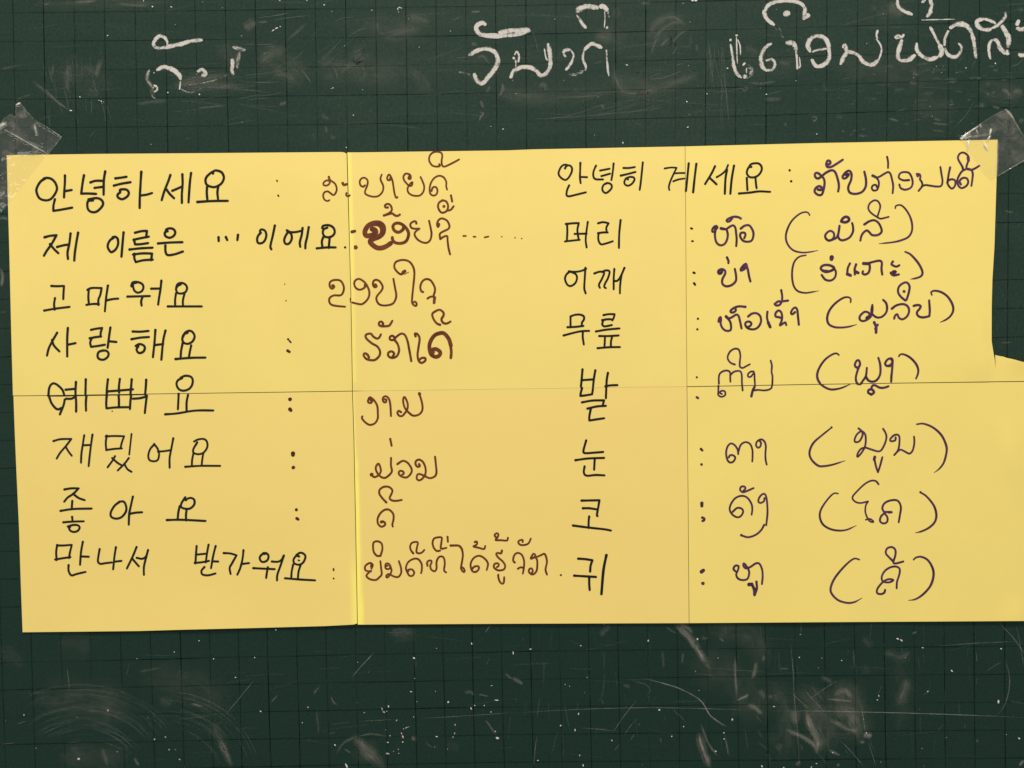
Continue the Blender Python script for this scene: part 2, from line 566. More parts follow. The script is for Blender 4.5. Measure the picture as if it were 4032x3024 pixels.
1600,1060 1555,1070 1522,1040 1525,1000 1570,965 1610,985 1615,1030 1595,1060 1640,1040 1660,1000 1670,950 1675,910! 1665,980 1660,1030 1690,1065 1740,1060 1790,1030 1822,970 1820,910 1812,880
=27 1700,865 1740,872 1778,850 1770,820 1740,812 1710,830 1692,862
1945,895 2000,860 2055,850 2100,880 2130,940 2130,980 2090,1010 2030,1010 2000,980 1970,960 1930,990 1910,1030 1902,1070
=18 2085,815 2110,740 2118,690 2095,645 2055,632 2005,665 1988,720 2020,770 2090,818 2120,832 2160,825 2210,812
@ parenthesis P 18 t
2282,718 2290,692 2340,684 2390,724 2440,804 2465,894 2460,974 2420,1034 2340,1069 2250,1089 2105,1104
@ lao_word P 23
450,1255 465,1290 465,1315
375,1425 357,1410 375,1392 398,1400 385,1428 360,1430 355,1400 390,1382 425,1395 430,1430 400,1490 400,1540 440,1568 500,1555 545,1510 548,1450 535,1380
=28 605,1392 635,1350
605,1395 600,1380 630,1340 655,1325 665,1345 640,1380 610,1395
655,1325 675,1380 690,1460 705,1515
@ parenthesis P 18 t
1310,1230 1240,1245 1190,1290 1165,1360 1158,1460 1175,1560 1220,1620 1300,1640 1380,1630 1448,1618
@ lao_word P 22
=38 1590,1253 1587,1272
=25 1545,1405 1490,1395 1470,1370 1500,1340 1560,1338 1610,1360 1612,1380 1580,1400 1530,1412 1490,1400
1610,1365 1635,1410 1625,1470 1580,1505 1520,1495 1480,1445
1788,1320 1765,1370 1760,1420 1758,1435
=30 1760,1435 1795,1450
1855,1330 1840,1380 1842,1440
=30 1855,1412 1878,1422
=30 1937,1320 1985,1322
1985,1318 2050,1300 2110,1290 2135,1310 2132,1380 2140,1440
2000,1325 2005,1370 1990,1420 1950,1440 1925,1425 1930,1405
2256,1299 2241,1329 2291,1354 2326,1339
2251,1424 2261,1404 2290,1409 2271,1424 2231,1419 2261,1449 2321,1439
@ parenthesis P 20 t
2389,1192 2451,1224 2531,1314 2576,1404 2566,1454 2511,1479 2449,1490
T 2100 1020
@ korean_word K 21
405,625 405,680 405,745
405,625 450,608 510,605 550,625 550,660 530,690 528,728
372,742 460,738 545,728
330,832 450,800 530,785 608,782
540,790 538,850 550,930
765,610 820,600 885,600! 875,640 860,668
750,665 810,655 865,658
760,670 750,710 770,732 810,728 855,718
682,788 800,768 938,755
718,838 820,838 928,832
780,845 778,900 775,945
855,855 845,900 845,945
700,970 820,960 943,958
@ colon K 26
1792,650
1786,765
@ colon P 22
=26 1780,1287
1780,1505 1795,1515
@ korean_word K 22
535,1202 528,1290 518,1390
675,1212 660,1300 650,1390
535,1318 655,1310
530,1405 518,1450 512,1490! 560,1485 640,1472! 650,1405
812,1240 800,1310 795,1390 790,1515
785,1385 840,1375 915,1372
530,1560 640,1541 770,1538! 755,1593
590,1628 690,1605 790,1598
625,1633 610,1713 610,1758! 690,1745 772,1733
T 2700 1020
@ lao_word P 22
358,680 365,645 380,630 385,660 380,700 400,750 440,780 490,770 490,700 470,660 440,632
=26 440,625 460,645
460,650 500,635 550,605 575,620 590,670 608,755
650,520 580,515 530,530 490,560 492,580 520,580 545,560 540,532
680,625 720,595 770,590 810,620 820,680 790,740 740,765 680,755 650,720 655,690 690,680 715,700 705,725 680,738
890,575 885,630 895,680 905,690
=30 900,695 920,740
1040,640 1010,632 980,625 978,590 1010,560 1040,580 1050,630 1042,680 1025,722 1060,702 1085,690 1095,718
1040,340 1050,400 1050,450
970,488 985,505 1020,500 1040,470 1010,460 972,486
1030,465 1070,458 1115,452
1190,578 1160,602 1146,585 1165,545 1195,527 1215,555 1222,620 1232,715
@ parenthesis P 20 t
1795,470 1797,435 1770,415 1710,425 1620,490 1560,570 1540,650 1560,710 1620,740 1700,745 1780,735 1860,713
@ lao_word P 18
535,1148 490,1130 460,1090 460,1050 490,1000 540,975 580,990 595,1050 590,1110 590,1170 620,1185 660,1165 698,1145
362,1355 360,1300 370,1250 410,1220 460,1215 485,1240 485,1290 487,1335
485,1262 530,1225 590,1220 610,1260 612,1340 620,1430
357,1380 355,1440 355,1480 390,1500 430,1480 425,1440 390,1435 370,1455 395,1470
740,1225 710,1225 680,1250 680,1280 710,1280 745,1240 750,1300 755,1380
=24 748,1395 730,1430 715,1495
735,1430 790,1425 860,1430 920,1415 940,1380 945,1280 935,1230 938,1160 925,1105
T 3200 1020
@ lao_word P 22
585,640 620,610 610,585 565,575 515,620 515,660 550,675 600,655 635,620 650,560 650,500! 640,570 660,610 700,635 750,630 795,590 810,540 800,480 768,445
=26 670,690 690,740 690,800
=22 708,715 680,760
862,540 910,505 980,490 1030,510 1050,560 1030,620 980,655 940,640 920,600 895,620 888,648
1008,450 960,410 930,360 940,300 990,260 1030,258 1055,300 1045,370 1022,445
=34 995,352
1100,510 1140,500 1175,510 1165,540 1135,580 1150,620 1200,635 1270,622! 1275,560 1268,450
@ parenthesis P 20 t
1298,390 1290,360 1330,345 1400,360 1470,410 1520,490 1530,560 1500,620 1450,660 1388,688
@ parenthesis P 20 t
285,1045 265,1028 220,1035 140,1090 80,1170 50,1250 60,1320 110,1380 190,1418 280,1412 360,1385 415,1358
@ lao_word P 22
490,1185 465,1170 460,1145 480,1105 505,1105 515,1150 490,1185
515,1150 490,1210 470,1290 480,1345 515,1362 550,1320 580,1270 590,1185
580,1280 605,1320 650,1335 700,1315 735,1250 735,1150 715,1075
=25 640,1475 605,1455 610,1425 645,1420 668,1450 640,1475
635,1420 650,1380 680,1375 730,1400 780,1400 825,1385
840,1165 800,1160 790,1130 820,1090 860,1082 870,1110 850,1150 810,1165
870,1110 865,1200 858,1270 855,1335
=26 855,1095
@ parenthesis P 20 t
938,1060 955,1038 1000,1040 1070,1080 1130,1150 1150,1220 1130,1290 1092,1348
T 100 1460
@ korean_word K 20
305,765 380,745 500,742! 440,820 380,890 340,955
440,830 470,880 505,925
640,702 625,800 610,900 605,1000
640,810 710,808
730,695 715,800 700,920 688,1038
885,705 875,780 880,865
875,715 960,710 1075,712! 1050,780 1035,845
880,862 970,850 1050,845
=17 1155,688 1145,780 1130,912
975,930 950,975 895,1050
945,950 1000,1000 1050,1030
1125,950 1080,1010 1005,1085
1080,1020 1110,1070 1155,1100
1405,800 1360,850 1338,920 1350,970 1395,985 1440,970 1455,910 1440,850 1400,795
1445,880 1510,875 1575,865
1610,735 1590,840 1570,950 1570,1055
1870,780 1830,850 1830,890 1880,908 1940,890 1980,830 1975,770 1940,742 1880,748 1835,770
1830,895 1815,970 1812,1040
1935,905 1925,970 1918,1035
1740,1045 1900,1035 2120,1035
@ korean_word K 22
425,1292 500,1280 580,1280! 520,1340 460,1380 422,1425
520,1340 580,1385 645,1408
510,1418 505,1490
382,1525 520,1505 720,1500
@ korean_word K 22
1020,1430 970,1470 930,1540 935,1590 990,1610 1050,1590 1095,1530 1095,1470 1070,1425 1020,1425
1170,1370 1150,1460 1130,1560 1125,1675
1145,1555 1200,1545 1270,1540
@ korean_word K 22
1740,1378 1700,1440 1695,1480 1730,1500 1790,1500 1835,1460 1840,1410 1810,1385 1770,1390 1745,1410
1680,1475 1665,1540 1658,1610
1755,1510 1748,1570 1750,1630
1540,1625 1700,1622 1960,1635
T 100 1900
@ korean_word K 21
508,373 512,410
412,433 520,425 635,422
485,485 470,478 485,520 525,538 570,525 590,490 570,465 520,462 460,478
345,680 335,760 340,845
345,685 420,685 505,678! 485,760 475,822
325,838 400,825 490,812
625,645 605,760 595,895
610,805 690,808
470,900 470,960 500,1010 560,995 655,973
808,725 795,800 790,860 815,885 870,878 940,870
985,705 970,800 955,945
965,862 1045,853
1210,702 1170,800 1105,935
1160,825 1200,872 1235,912
1212,820 1270,830 1310,808 1330,755
1335,735 1310,830 1290,920 1290,1005
T 700 1900
@ korean_word K 21
205,692 198,780 192,880
335,677 318,770 305,870
205,785 300,775
185,875 260,868 340,853
412,692 385,800 362,932
375,858 440,860
290,920 258,960 268,1000 330,1010 410,990
500,768 570,772 640,792! 590,880 565,930 575,995
715,737 705,830 680,930 648,1003
710,885 775,877
950,775 920,780 892,815 905,855 935,865 975,845 988,800 965,770 930,768
822,932 940,938 1055,943
980,922 970,980 962,1038
1025,860 1090,862 1130,840 1150,800
1155,795 1120,900 1085,1000 1080,1065
1320,805 1290,798 1260,840 1270,880 1320,895 1365,870 1390,810 1370,775 1330,765 1290,790
=14 1312,845 1325,850
1255,895 1240,970 1235,1040
1335,905 1315,970 1308,1040
1168,1042 1320,1055 1495,1065
@ colon D 16
1695,940 1697,958
=22 1697,1045
T 1100 1500
@ colon D 44
115,200
=34 115,308 125,320
@ colon D 38
148,790 148,805
=40 152,942
@ colon D 34
185,1402
=28 190,1497 205,1507
@ lao_word B 20
1000,215 985,200 965,210 970,235 1000,238 1010,215 990,178 972,190
990,178 1030,210 1065,270 1072,350 1070,410 1040,460 985,478 935,450 898,405 905,385
1150,200 1165,205 1160,230 1140,232 1125,205 1135,175 1165,168 1195,200 1208,260 1212,320 1215,382
1325,340 1300,325 1285,345 1300,375 1335,382 1370,345 1395,300 1395,240 1365,175 1350,190 1350,240 1370,300 1415,350 1460,378 1520,365 1555,320 1555,250 1525,140
=28 1525,138 1528,150
@ lao_word B 20
=44 1005,1020
1010,1030 1035,1047 1080,1025 1105,980 1092,920 1075,900 1050,940 1060,990 1100,1040 1150,1055 1200,1020 1225,980 1215,920 1216,838
1207,632 1222,705
1285,905 1345,870 1400,895 1440,960 1430,1010 1385,1050 1330,1040 1300,1010 1310,980 1345,985 1355,1010 1335,1020
1520,905 1530,925 1505,935 1482,905 1490,870 1525,857 1565,885 1590,945 1590,1010 1560,1060 1520,1082 1495,1060 1505,1018 1535,1015 1590,1040 1640,1058 1690,1040 1710,1000 1705,920 1695,825
@ lao_word B 20
1165,1322 1120,1275 1088,1225 1095,1180 1140,1152 1195,1155 1230,1190 1220,1230 1200,1275 1225,1300 1275,1305 1332,1295
=26 1160,1320
=26 1110,1535 1125,1530
1125,1530 1148,1542 1150,1568 1110,1587 1075,1555 1070,1500 1100,1440 1150,1402 1200,1405 1240,1450 1242,1510 1230,1560 1235,1585
T 1300 1960
@ lao_word B 19
550,630 510,632 475,590 467,530 475,485 520,474 560,500 568,560 548,632
=32 455,735 452,750
450,770 460,725 430,710 385,740 380,780 410,800 450,795 420,815 395,850 430,885 495,895 530,870 560,835 555,770 547,690
625,740 600,738 610,715 640,720 655,750 640,775 605,770 600,735
650,735 668,790 650,840 620,870 610,850 640,830 690,855 740,862 772,820 770,760 748,690
850,800 850,785 890,780 915,815 895,850 860,845 835,800 825,760 850,700 910,665 960,670 995,720 998,780 990,820
905,605 885,580 870,540 885,495 930,480 955,490 945,540 940,590 965,605 1000,595 1025,568
1060,740 1055,715 1065,690 1095,682 1105,700 1090,740 1100,780 1135,800 1158,770 1158,700 1180,650 1215,638 1240,660 1248,720 1240,790 1262,812
1195,575 1165,580 1135,555 1115,500 1130,445 1180,430 1215,435 1210,490 1205,550 1235,552 1265,545
1278,425 1282,480
@ lao_word B 19
=22 1312,520 1400,522 1435,560
1435,560 1445,620 1435,700 1425,770 1455,810 1465,790 1440,757 1425,775
1545,775 1570,750 1610,745 1620,770 1590,805 1550,800 1530,750 1535,700 1570,650 1630,632 1690,670 1718,720 1705,785
1575,482 1595,475 1600,500 1580,520 1558,530 1620,545 1675,558 1688,525
1870,575 1860,605 1820,600 1808,615 1830,650 1880,695 1905,740 1890,780 1830,790 1785,760 1790,720 1830,715 1835,740 1815,755
1830,840 1830,860 1845,910 1870,935 1890,925 1895,865
1805,430 1790,405 1815,385 1832,400 1820,435 1800,460 1860,462 1925,465 1935,435
2010,705 1992,680 2005,625 2040,600 2085,620 2110,680 2110,750 2098,825
2045,772 2070,758 2100,760
2095,480 2095,458 2060,465 2048,485 2070,512 2120,513 2160,495 2185,445
2185,655 2195,635 2215,608 2235,635 2190,665
2185,660 2245,645 2295,625 2330,610 2350,640 2360,700 2345,780 2360,835
2235,640 2253,680 2255,740 2245,800 2205,835 2165,810 2170,775 2195,770 2205,800 2190,825
=24 2512,842
T 2000 1960
@ korean_word K 23
765,663 840,668 920,680! 900,740 895,803
722,848 840,855 958,862
885,865 885,940 890,1003
=26 1072,625 1040,790 1018,1048
@ colon P 40
=34 2108,805 2128,790
2123,932
T 2100 1560
@ korean_word K 22
575,482 545,600 570,620 660,615 760,607
458,697 600,678 770,672
668,685 662,800
558,765 550,830 580,865 680,858 775,862
@ korean_word K 22
525,1137 620,1135 720,1133! 705,1220 692,1295 700,1305
540,1220 610,1220 690,1232
608,1310 602,1370 602,1435
432,1408 600,1430 780,1450 845,1463
@ colon P 24
1825,575 1840,590
=30 1832,743
@ colon P 30
1835,1165 1835,1195
=24 1840,1322 1862,1332 1858,1352 1842,1358
T 2700 1560
@ lao_word P 19
470,665 485,642 520,645 540,670 520,710 485,722 455,695 440,620 455,550 490,515 530,530 565,580 572,630
572,605 600,530 650,500 700,520 725,580 728,650 725,710
800,480 820,510 810,550 785,560 765,530 780,490 820,470 855,490 872,540 868,620 870,690 882,745
@ parenthesis P 19 t
=24 1590,338 1580,345
1590,340 1490,420 1390,510 1348,610 1370,690 1440,755 1500,762 1600,745 1735,702
@ lao_word P 19
625,1035 650,1005 640,985 605,985 592,1020 620,1045 660,1035 740,1000
512,1258 560,1217 610,1225 625,1260 600,1305 560,1318 510,1290 480,1240 490,1180 540,1110 610,1085 670,1105 715,1170 725,1230 718,1290
858,1110 850,1145 810,1162 790,1140 810,1090 850,1062 875,1090 888,1180 890,1280 877,1405
855,1400 820,1460 760,1510 680,1535 605,1515
=30 605,1513
@ parenthesis P 18 t
1660,1060 1610,1060 1540,1130 1475,1230 1460,1310 1490,1390 1560,1440 1650,1462 1750,1455 1858,1408
T 3232 1560
@ lao_word P 19
410,350 440,375 455,400 450,440 420,490 380,500 367,480 390,420 440,382 480,410 490,470 480,550 440,620 400,660 400,630 430,580 480,560 550,580 620,600 660,585 700,510 715,440 700,390 678,355
=26 588,662 580,690
585,690 600,760 622,828! 645,760 670,665
815,450 810,480 765,490 755,470 790,430 830,418 855,440 855,520 840,590 800,640
835,600 870,582 920,605 965,625 1000,590 1018,510 1015,440
@ parenthesis P 20 t
1045,305 1120,300 1220,340 1310,420 1360,520 1370,600 1340,720 1290,790 1235,832
@ lao_word P 20
=17 628,958 600,925 550,920 480,955 390,1040 345,1100 370,1145 430,1163 515,1145! 490,1190 485,1260 510,1330 540,1365 575,1370 560,1350 530,1335 490,1345
=24 740,1263 770,1263
760,1263 720,1260 690,1258 670,1220 690,1170 740,1140 810,1130 850,1150 872,1210 862,1290 848,1372
690,1268 725,1320 720,1370 680,1385 645,1360 655,1310 690,1275
@ parenthesis P 20 t
=26 1085,1045
1080,1045 1150,1090 1230,1190 1258,1290 1240,1370 1180,1430 1100,1470 1030,1488
T 2700 1900
@ lao_word P 20
540,965 520,940 540,905 575,910 570,950 550,1000 570,1045 620,1062 670,1050 690,1000 685,950 650,895 630,880 630,910 660,935 710,915 760,882 800,882 830,940 838,1020 830,1105
=34 690,1110 720,1107
=28 720,1105 740,1150 750,1190
=30 750,1160 750,1222
=22 770,1080 775,1150 755,1215
@ parenthesis P 19 t
1890,838 1830,830 1740,900 1630,1030 1580,1140 1590,1210 1660,1280 1760,1310 1840,1300 1918,1258
T 3232 1900
@ lao_word P 20
785,855 740,810 708,770 720,720 770,702 810,730 812,790 790,870 820,880 898,860
700,1170 690,1200 650,1215 612,1200 620,1150 680,1080 740,1052 790,1062 750,1085 700,1085 670,1070 665,1020 700,960 760,922 820,915 858,940 855,1000 830,1080 826,1150
@ parenthesis P 21 t
1010,840 1040,815 1100,810 1170,850 1220,940 1225,1030 1190,1130 1110,1220 1030,1270 955,1283
"""
CHALK = """
T 0 0 2.194
@ chalk_word
=28 1445,385 1440,350 1410,315 1370,315 1332,360 1332,395 1370,415 1440,408
=34 1400,412 1550,385 1650,355 1750,345
=36 1350,605 1420,580 1490,600 1545,645 1560,690
=12 1562,690 1555,740 1550,775
=34 1702,620 1750,598 1778,640 1740,652
=32 2004,508 2012,560 2003,600 2018,650|95
=18 2010,505 1995,560|70
=32 2008,402 2060,420 2120,435|60
=28 2072,450 2060,500 2045,590|50
=16 1325,735 1352,745 1358,775 1330,795|85
=24 1290,600 1270,680 1312,745|62
=14 1300,780 1315,830 1345,850|45
=14 1590,740 1700,725 1830,700 1960,650|40
=16 1560,770 1650,800 1740,760|32
T 1760 0 2.765
@ chalk_word
=46 425,275 390,250 335,270 318,310 350,365 450,388 560,382
=42 430,395 560,395 700,380 800,365 910,335
=58 560,360 700,340 800,330 900,330
=46 235,605 330,550 430,532 520,570 555,650 530,730 460,830 385,905 330,880 300,795
=38 330,880 305,830 300,795
=40 130,785 230,815 300,875|40
@ chalk_word
=28 720,620 735,645
=22 735,600 760,560 785,610 775,680
=22 745,650 750,690 745,745
=44 690,850 720,780 800,737 900,735 970,770 1020,825 1080,800 1120,720 1122,600 1100,470
=18 1060,530 1075,620 1095,660
=40 685,850 710,810
@ chalk_word
=26 1295,620 1265,590
=38 1262,580 1290,545 1345,540
=20 1345,540 1378,600 1355,680 1330,730
=30 1365,660 1330,720 1290,765
=46 1330,805 1400,808 1490,772|45
=30 1505,770 1510,720 1480,640 1490,560
=40 1490,555 1550,490 1600,478 1690,525
=24 1735,540 1740,640 1750,740 1762,830
=34 1515,310 1460,240 1412,160
=60 1412,140 1450,95 1540,68 1650,85
=48 1660,85 1700,65 1750,120
=20 1750,110 1765,190
=12 1715,120 1720,200 1712,300
=34 1742,300
T 2500 0 2.765
@ chalk_word
=34 1040,435
=24 1040,480 1055,560 1065,640
=36 1065,600 1075,700 1110,800 1165,850
=16 1105,400 1110,560 1115,690
=34 1105,375 1108,395
=14 1120,430 1145,500 1150,600
=50 1180,690 1195,705
=16 1215,740 1215,800
=46 1205,815 1190,855
=34 1230,740 1265,735 1275,765 1245,810|60
=20 1230,700 1290,760 1270,820 1220,855|45
@ chalk_word
=42 1490,472 1420,520 1372,620 1385,720 1440,775
=30 1420,765 1500,755 1525,690 1490,645 1425,660
=50 1640,465 1720,475 1760,550
=24 1752,540 1765,650 1768,755
=14 1790,620 1800,720 1780,740
=50 1530,290 1590,350 1620,420|28
@ chalk_word
=24 2090,530 1990,545 1930,565
=44 1910,570 1880,490 1920,415 2000,392 2080,430 2115,530 2110,640 2050,710 1970,730
=40 1985,730 1945,690 1925,640
@ chalk_word
=40 1520,275 1440,210 1412,130 1460,50 1560,15 1700,8 1800,35 1850,90 1835,170
=14 1480,270 1400,170 1395,110
=54 1825,205 1905,160
=56 1615,155 1690,140
T 3232 0 2.765
@ chalk_word
=40 235,520 265,490 280,560
=34 280,540 275,600
=44 210,705 260,605 310,565 400,600 470,680 560,705 640,640
=20 630,650 660,560 650,490 600,420
=24 620,420 605,390 620,325
=30 580,700 650,660|40
@ chalk_word
=30 905,370 880,405 810,415
=22 800,410 840,385 885,410
=44 885,430 850,540 840,610 870,655 960,650 1030,595
=42 1045,465 1045,540 1100,610 1180,645 1280,620
=50 1290,620 1320,560 1290,480
=34 1290,490 1230,370 1190,290
@ chalk_word
=36 1495,470 1530,510 1510,585 1450,622 1380,590 1350,520
=34 1345,500 1352,420 1390,330
=54 1400,310 1490,262 1590,285 1645,360
=40 1645,350 1670,480 1690,635
@ chalk_word
=36 2010,130 2000,195 1930,270 1860,310
=48 1860,315 1790,325 1715,290 1705,230 1780,208
=36 1780,205 1880,240 1900,265
=54 1970,275 2020,360 2045,430 2035,520
=44 2030,600 2030,540
=48 2010,590 1950,520 1920,450 1880,425
=34 1870,430 1835,480 1830,560 1850,645
@ chalk_word
=40 2160,215 2130,280
=54 2130,300 2170,325 2260,300
=50 2155,580 2180,600 2260,590 2330,560
@ chalk_word
=36 835,-20 840,60 900,120 1000,160
=44 1180,-20 1205,50 1190,130 1150,185
=36 1095,25 1140,0
=12 1100,218 1300,212 1460,210
"""
# ------------------------------------------------------------------ chalkboard
bw, bh, bt = 2.6, 1.24, 0.018
bm = bmesh.new()
bmesh.ops.create_cube(bm, size=1.0)
for v in bm.verts:
    v.co = Vector((v.co.x * bw, v.co.y * bt + bt / 2, v.co.z * bh))
bmesh.ops.bevel(bm, geom=list(bm.edges), offset=0.002, segments=2, affect='EDGES')
me = bpy.data.meshes.new("chalkboard"); bm.to_mesh(me); bm.free(); me.materials.append(M_BOARD)
board = bpy.data.objects.new("chalkboard", me); COL.objects.link(board)
tag(board, "dark green chalkboard ruled in thin black squares behind the yellow sheets", "chalkboard")

# ruled squares: where each line runs was measured along a few heights and columns
VX = {0: [(0, 50), (4, 531), (9, 1122), (13, 1598), (16, 1952), (21, 2543), (24, 2899), (27, 3257), (32, 3858), (33, 3979)],
      560: [(0, 61), (4, 541), (7, 900), (8, 1017), (9, 1133), (11, 1368), (13, 1605), (16, 1956), (21, 2541), (24, 2896), (27, 3254), (30, 3610), (32, 3852), (33, 3973)],
      2490: [(0, 121), (2, 355), (5, 709), (8, 1051), (11, 1399), (14, 1743), (17, 2087), (20, 2432), (23, 2783), (26, 3130), (29, 3481), (32, 3835), (33, 3955)],
      3015: [(0, 139), (5, 726), (8, 1067), (11, 1411), (16, 1986), (20, 2444), (24, 2910), (27, 3255), (30, 3606), (32, 3840), (33, 3959)]}
VKEYS = sorted(VX)
def vline(i, y):
    return lerp_list([(k, lerp_list(VX[k], i)) for k in VKEYS], y)
HY = {0: [(0, 51), (1008, 39), (2016, 22), (3024, -2), (4032, -30)],
      4: [(0, 504), (1008, 494), (2016, 479), (3024, 454), (4032, 421)],
      12: [(0, 1405), (2016, 1372), (4032, 1326)],
      23: [(0, 2610), (1008, 2586), (2016, 2566), (3024, 2553), (4032, 2544)],
      27: [(0, 3040), (1008, 3019), (2016, 3001), (3024, 2993), (4032, 2984)]}
HKEYS = sorted(HY)
def hline(i, x):
    return lerp_list([(k, lerp_list(HY[k], x)) for k in HKEYS], i)

class Ribbons:
    """flat strips lying on a surface, joined into one mesh"""
    def __init__(self): self.v = []; self.f = []; self.uv = []; self.s = []
    def strip(self, pts, widths, hs, strength, umul=0.01):
        n = len(pts); base = len(self.v); u = 0.0
        for i, (x, y) in enumerate(pts):
            a = pts[max(0, i - 1)]; b = pts[min(n - 1, i + 1)]
            dx, dy = b[0] - a[0], b[1] - a[1]; L = math.hypot(dx, dy) or 1.0
            nx, ny = -dy / L, dx / L
            if i: u += math.hypot(x - pts[i - 1][0], y - pts[i - 1][1])
            w = widths[i] / 2
            for sgn, vv in ((-1, 0.0), (0, 0.5), (1, 1.0)):
                px, py = x + nx * w * sgn, y + ny * w * sgn
                self.v.append(W(px, py, hs[i] if not callable(hs) else hs(px, py)))
                self.uv.append((u * umul + base * 0.37, vv)); self.s.append(strength[i])
        for i in range(n - 1):
            a = base + 3 * i
            self.f.append((a, a + 1, a + 4, a + 3)); self.f.append((a + 1, a + 2, a + 5, a + 4))
    def build(self, name, mat, parent):
        return mesh_obj(name, self.v, self.f, mat, parent, self.uv, {"strength": self.s})

rg = Ribbons()
k = 0
for i in range(-6, 41):
    ys = list(range(-700, 3800, 60))
    pts = [(vline(i, y) + 1.6 * mnoise.noise((i * 3.1, y * 0.004, 0.0)), y) for y in ys]
    st = 0.62 + 0.38 * (i % 2) if i % 4 else 0.9
    w = [4.0 + 1.2 * mnoise.noise((i * 7.7, y * 0.01, 4.0)) for y in ys]
    rg.strip(pts, w, [0.00012] * len(pts), [st * 0.58 * (0.72 + 0.9 * mnoise.noise((i * 1.7, y * 0.0023, 9.0))) for y in ys])
for i in range(-5, 34):
    xs = list(range(-700, 4800, 60))
    pts = [(x, hline(i, x) + 1.6 * mnoise.noise((i * 2.3, x * 0.004, 5.0))) for x in xs]
    w = [3.6 + 1.2 * mnoise.noise((i * 5.7, x * 0.01, 2.0)) for x in xs]
    rg.strip(pts, w, [0.00016] * len(pts), [0.42 * (0.75 + 1.0 * mnoise.noise((i * 1.3, x * 0.0023, 1.0))) for x in xs])
rg.build("ruled_squares", M_RULE, board)

# ------------------------------------------------------------------ strokes
def catmull(ctrl, step):
    """ctrl: (x, y, sharp); returns a densely sampled polyline"""
    if len(ctrl) == 1:
        return [(ctrl[0][0], ctrl[0][1])]
    runs = []; cur = [ctrl[0]]
    for p in ctrl[1:]:
        cur.append(p)
        if p[2]:
            runs.append(cur); cur = [p]
    if len(cur) > 1: runs.append(cur)
    out = []
    for r in runs:
        P = [(p[0], p[1]) for p in r]
        for i in range(len(P) - 1):
            p1, p2 = P[i], P[i + 1]
            p0 = P[i - 1] if i else (2 * p1[0] - p2[0], 2 * p1[1] - p2[1])
            p3 = P[i + 2] if i + 2 < len(P) else (2 * p2[0] - p1[0], 2 * p2[1] - p1[1])
            n = max(2, int(math.hypot(p2[0] - p1[0], p2[1] - p1[1]) / step))
            for j in range(n):
                t = j / n
                q = []
                for a in (0, 1):
                    q.append(0.5 * (2 * p1[a] + (p2[a] - p0[a]) * t + (2 * p0[a] - 5 * p1[a] + 4 * p2[a] - p3[a]) * t * t
                                    + (3 * p1[a] - p0[a] - 3 * p2[a] + p3[a]) * t ** 3))
                out.append(tuple(q))
        out.append(P[-1])
    res = [out[0]]
    for p in out[1:]:
        if math.hypot(p[0] - res[-1][0], p[1] - res[-1][1]) > 0.4: res.append(p)
    return res

def parse(text, defscale):
    words = []; ox = oy = 0; sc = defscale
    for line in text.strip().splitlines():
        line = line.strip()
        if not line: continue
        if line[0] == 'T':
            q = line.split(); ox, oy = float(q[1]), float(q[2]); sc = float(q[3]) if len(q) > 3 else defscale
        elif line[0] == '@':
            q = line.split()
            words.append({"name": q[1], "ink": q[2] if len(q) > 2 else '', "w": float(q[3]) if len(q) > 3 else 40.0,
                          "taper": len(q) > 4, "strokes": []})
        else:
            w = words[-1]["w"]; al = 1.0
            if '|' in line:
                line, a = line.split('|'); al = float(a) / 100.0
            toks = line.split()
            if toks[0][0] == '=':
                w = float(toks[0][1:]); toks = toks[1:]
            pts = []
            for tk in toks:
                sharp = tk.endswith('!'); x, y = tk.rstrip('!').split(',')
                pts.append((ox + float(x) / sc, oy + float(y) / sc, sharp))
            words[-1]["strokes"].append((pts, w / sc, al))
    return words

# chalk writing on the board; the first word's swirl includes painted glints
for wi, wd in enumerate(parse(CHALK, 2.765)):
    r = Ribbons(); hk = 0
    for pts, w, al in wd["strokes"]:
        if len(pts) == 1:
            x, y, _ = pts[0]; pts = [(x - w * 0.35, y - 1, False), (x + w * 0.35, y + 1, False)]
        P = catmull(pts, 5.0); n = len(P)
        ws = []; st = []
        for i in range(n):
            t = i / max(1, n - 1); e = min(1.0, 0.55 + 3.5 * min(t, 1 - t) * max(1.0, n / 25))
            ws.append(w * 1.16 * min(1.0, e) * (1 + 0.16 * mnoise.noise((P[i][0] * 0.03, P[i][1] * 0.03, hk))))
            s = al * (0.86 + 0.28 * mnoise.noise((P[i][0] * 0.012, P[i][1] * 0.012, 3.0 + hk)))
            st.append(max(0.05, s))
        hk += 1
        r.strip(P, ws, [0.00022 + 0.00002 * (hk % 9)] * n, st, 0.012)
    r.build("chalk_word", M_CHALK, board)

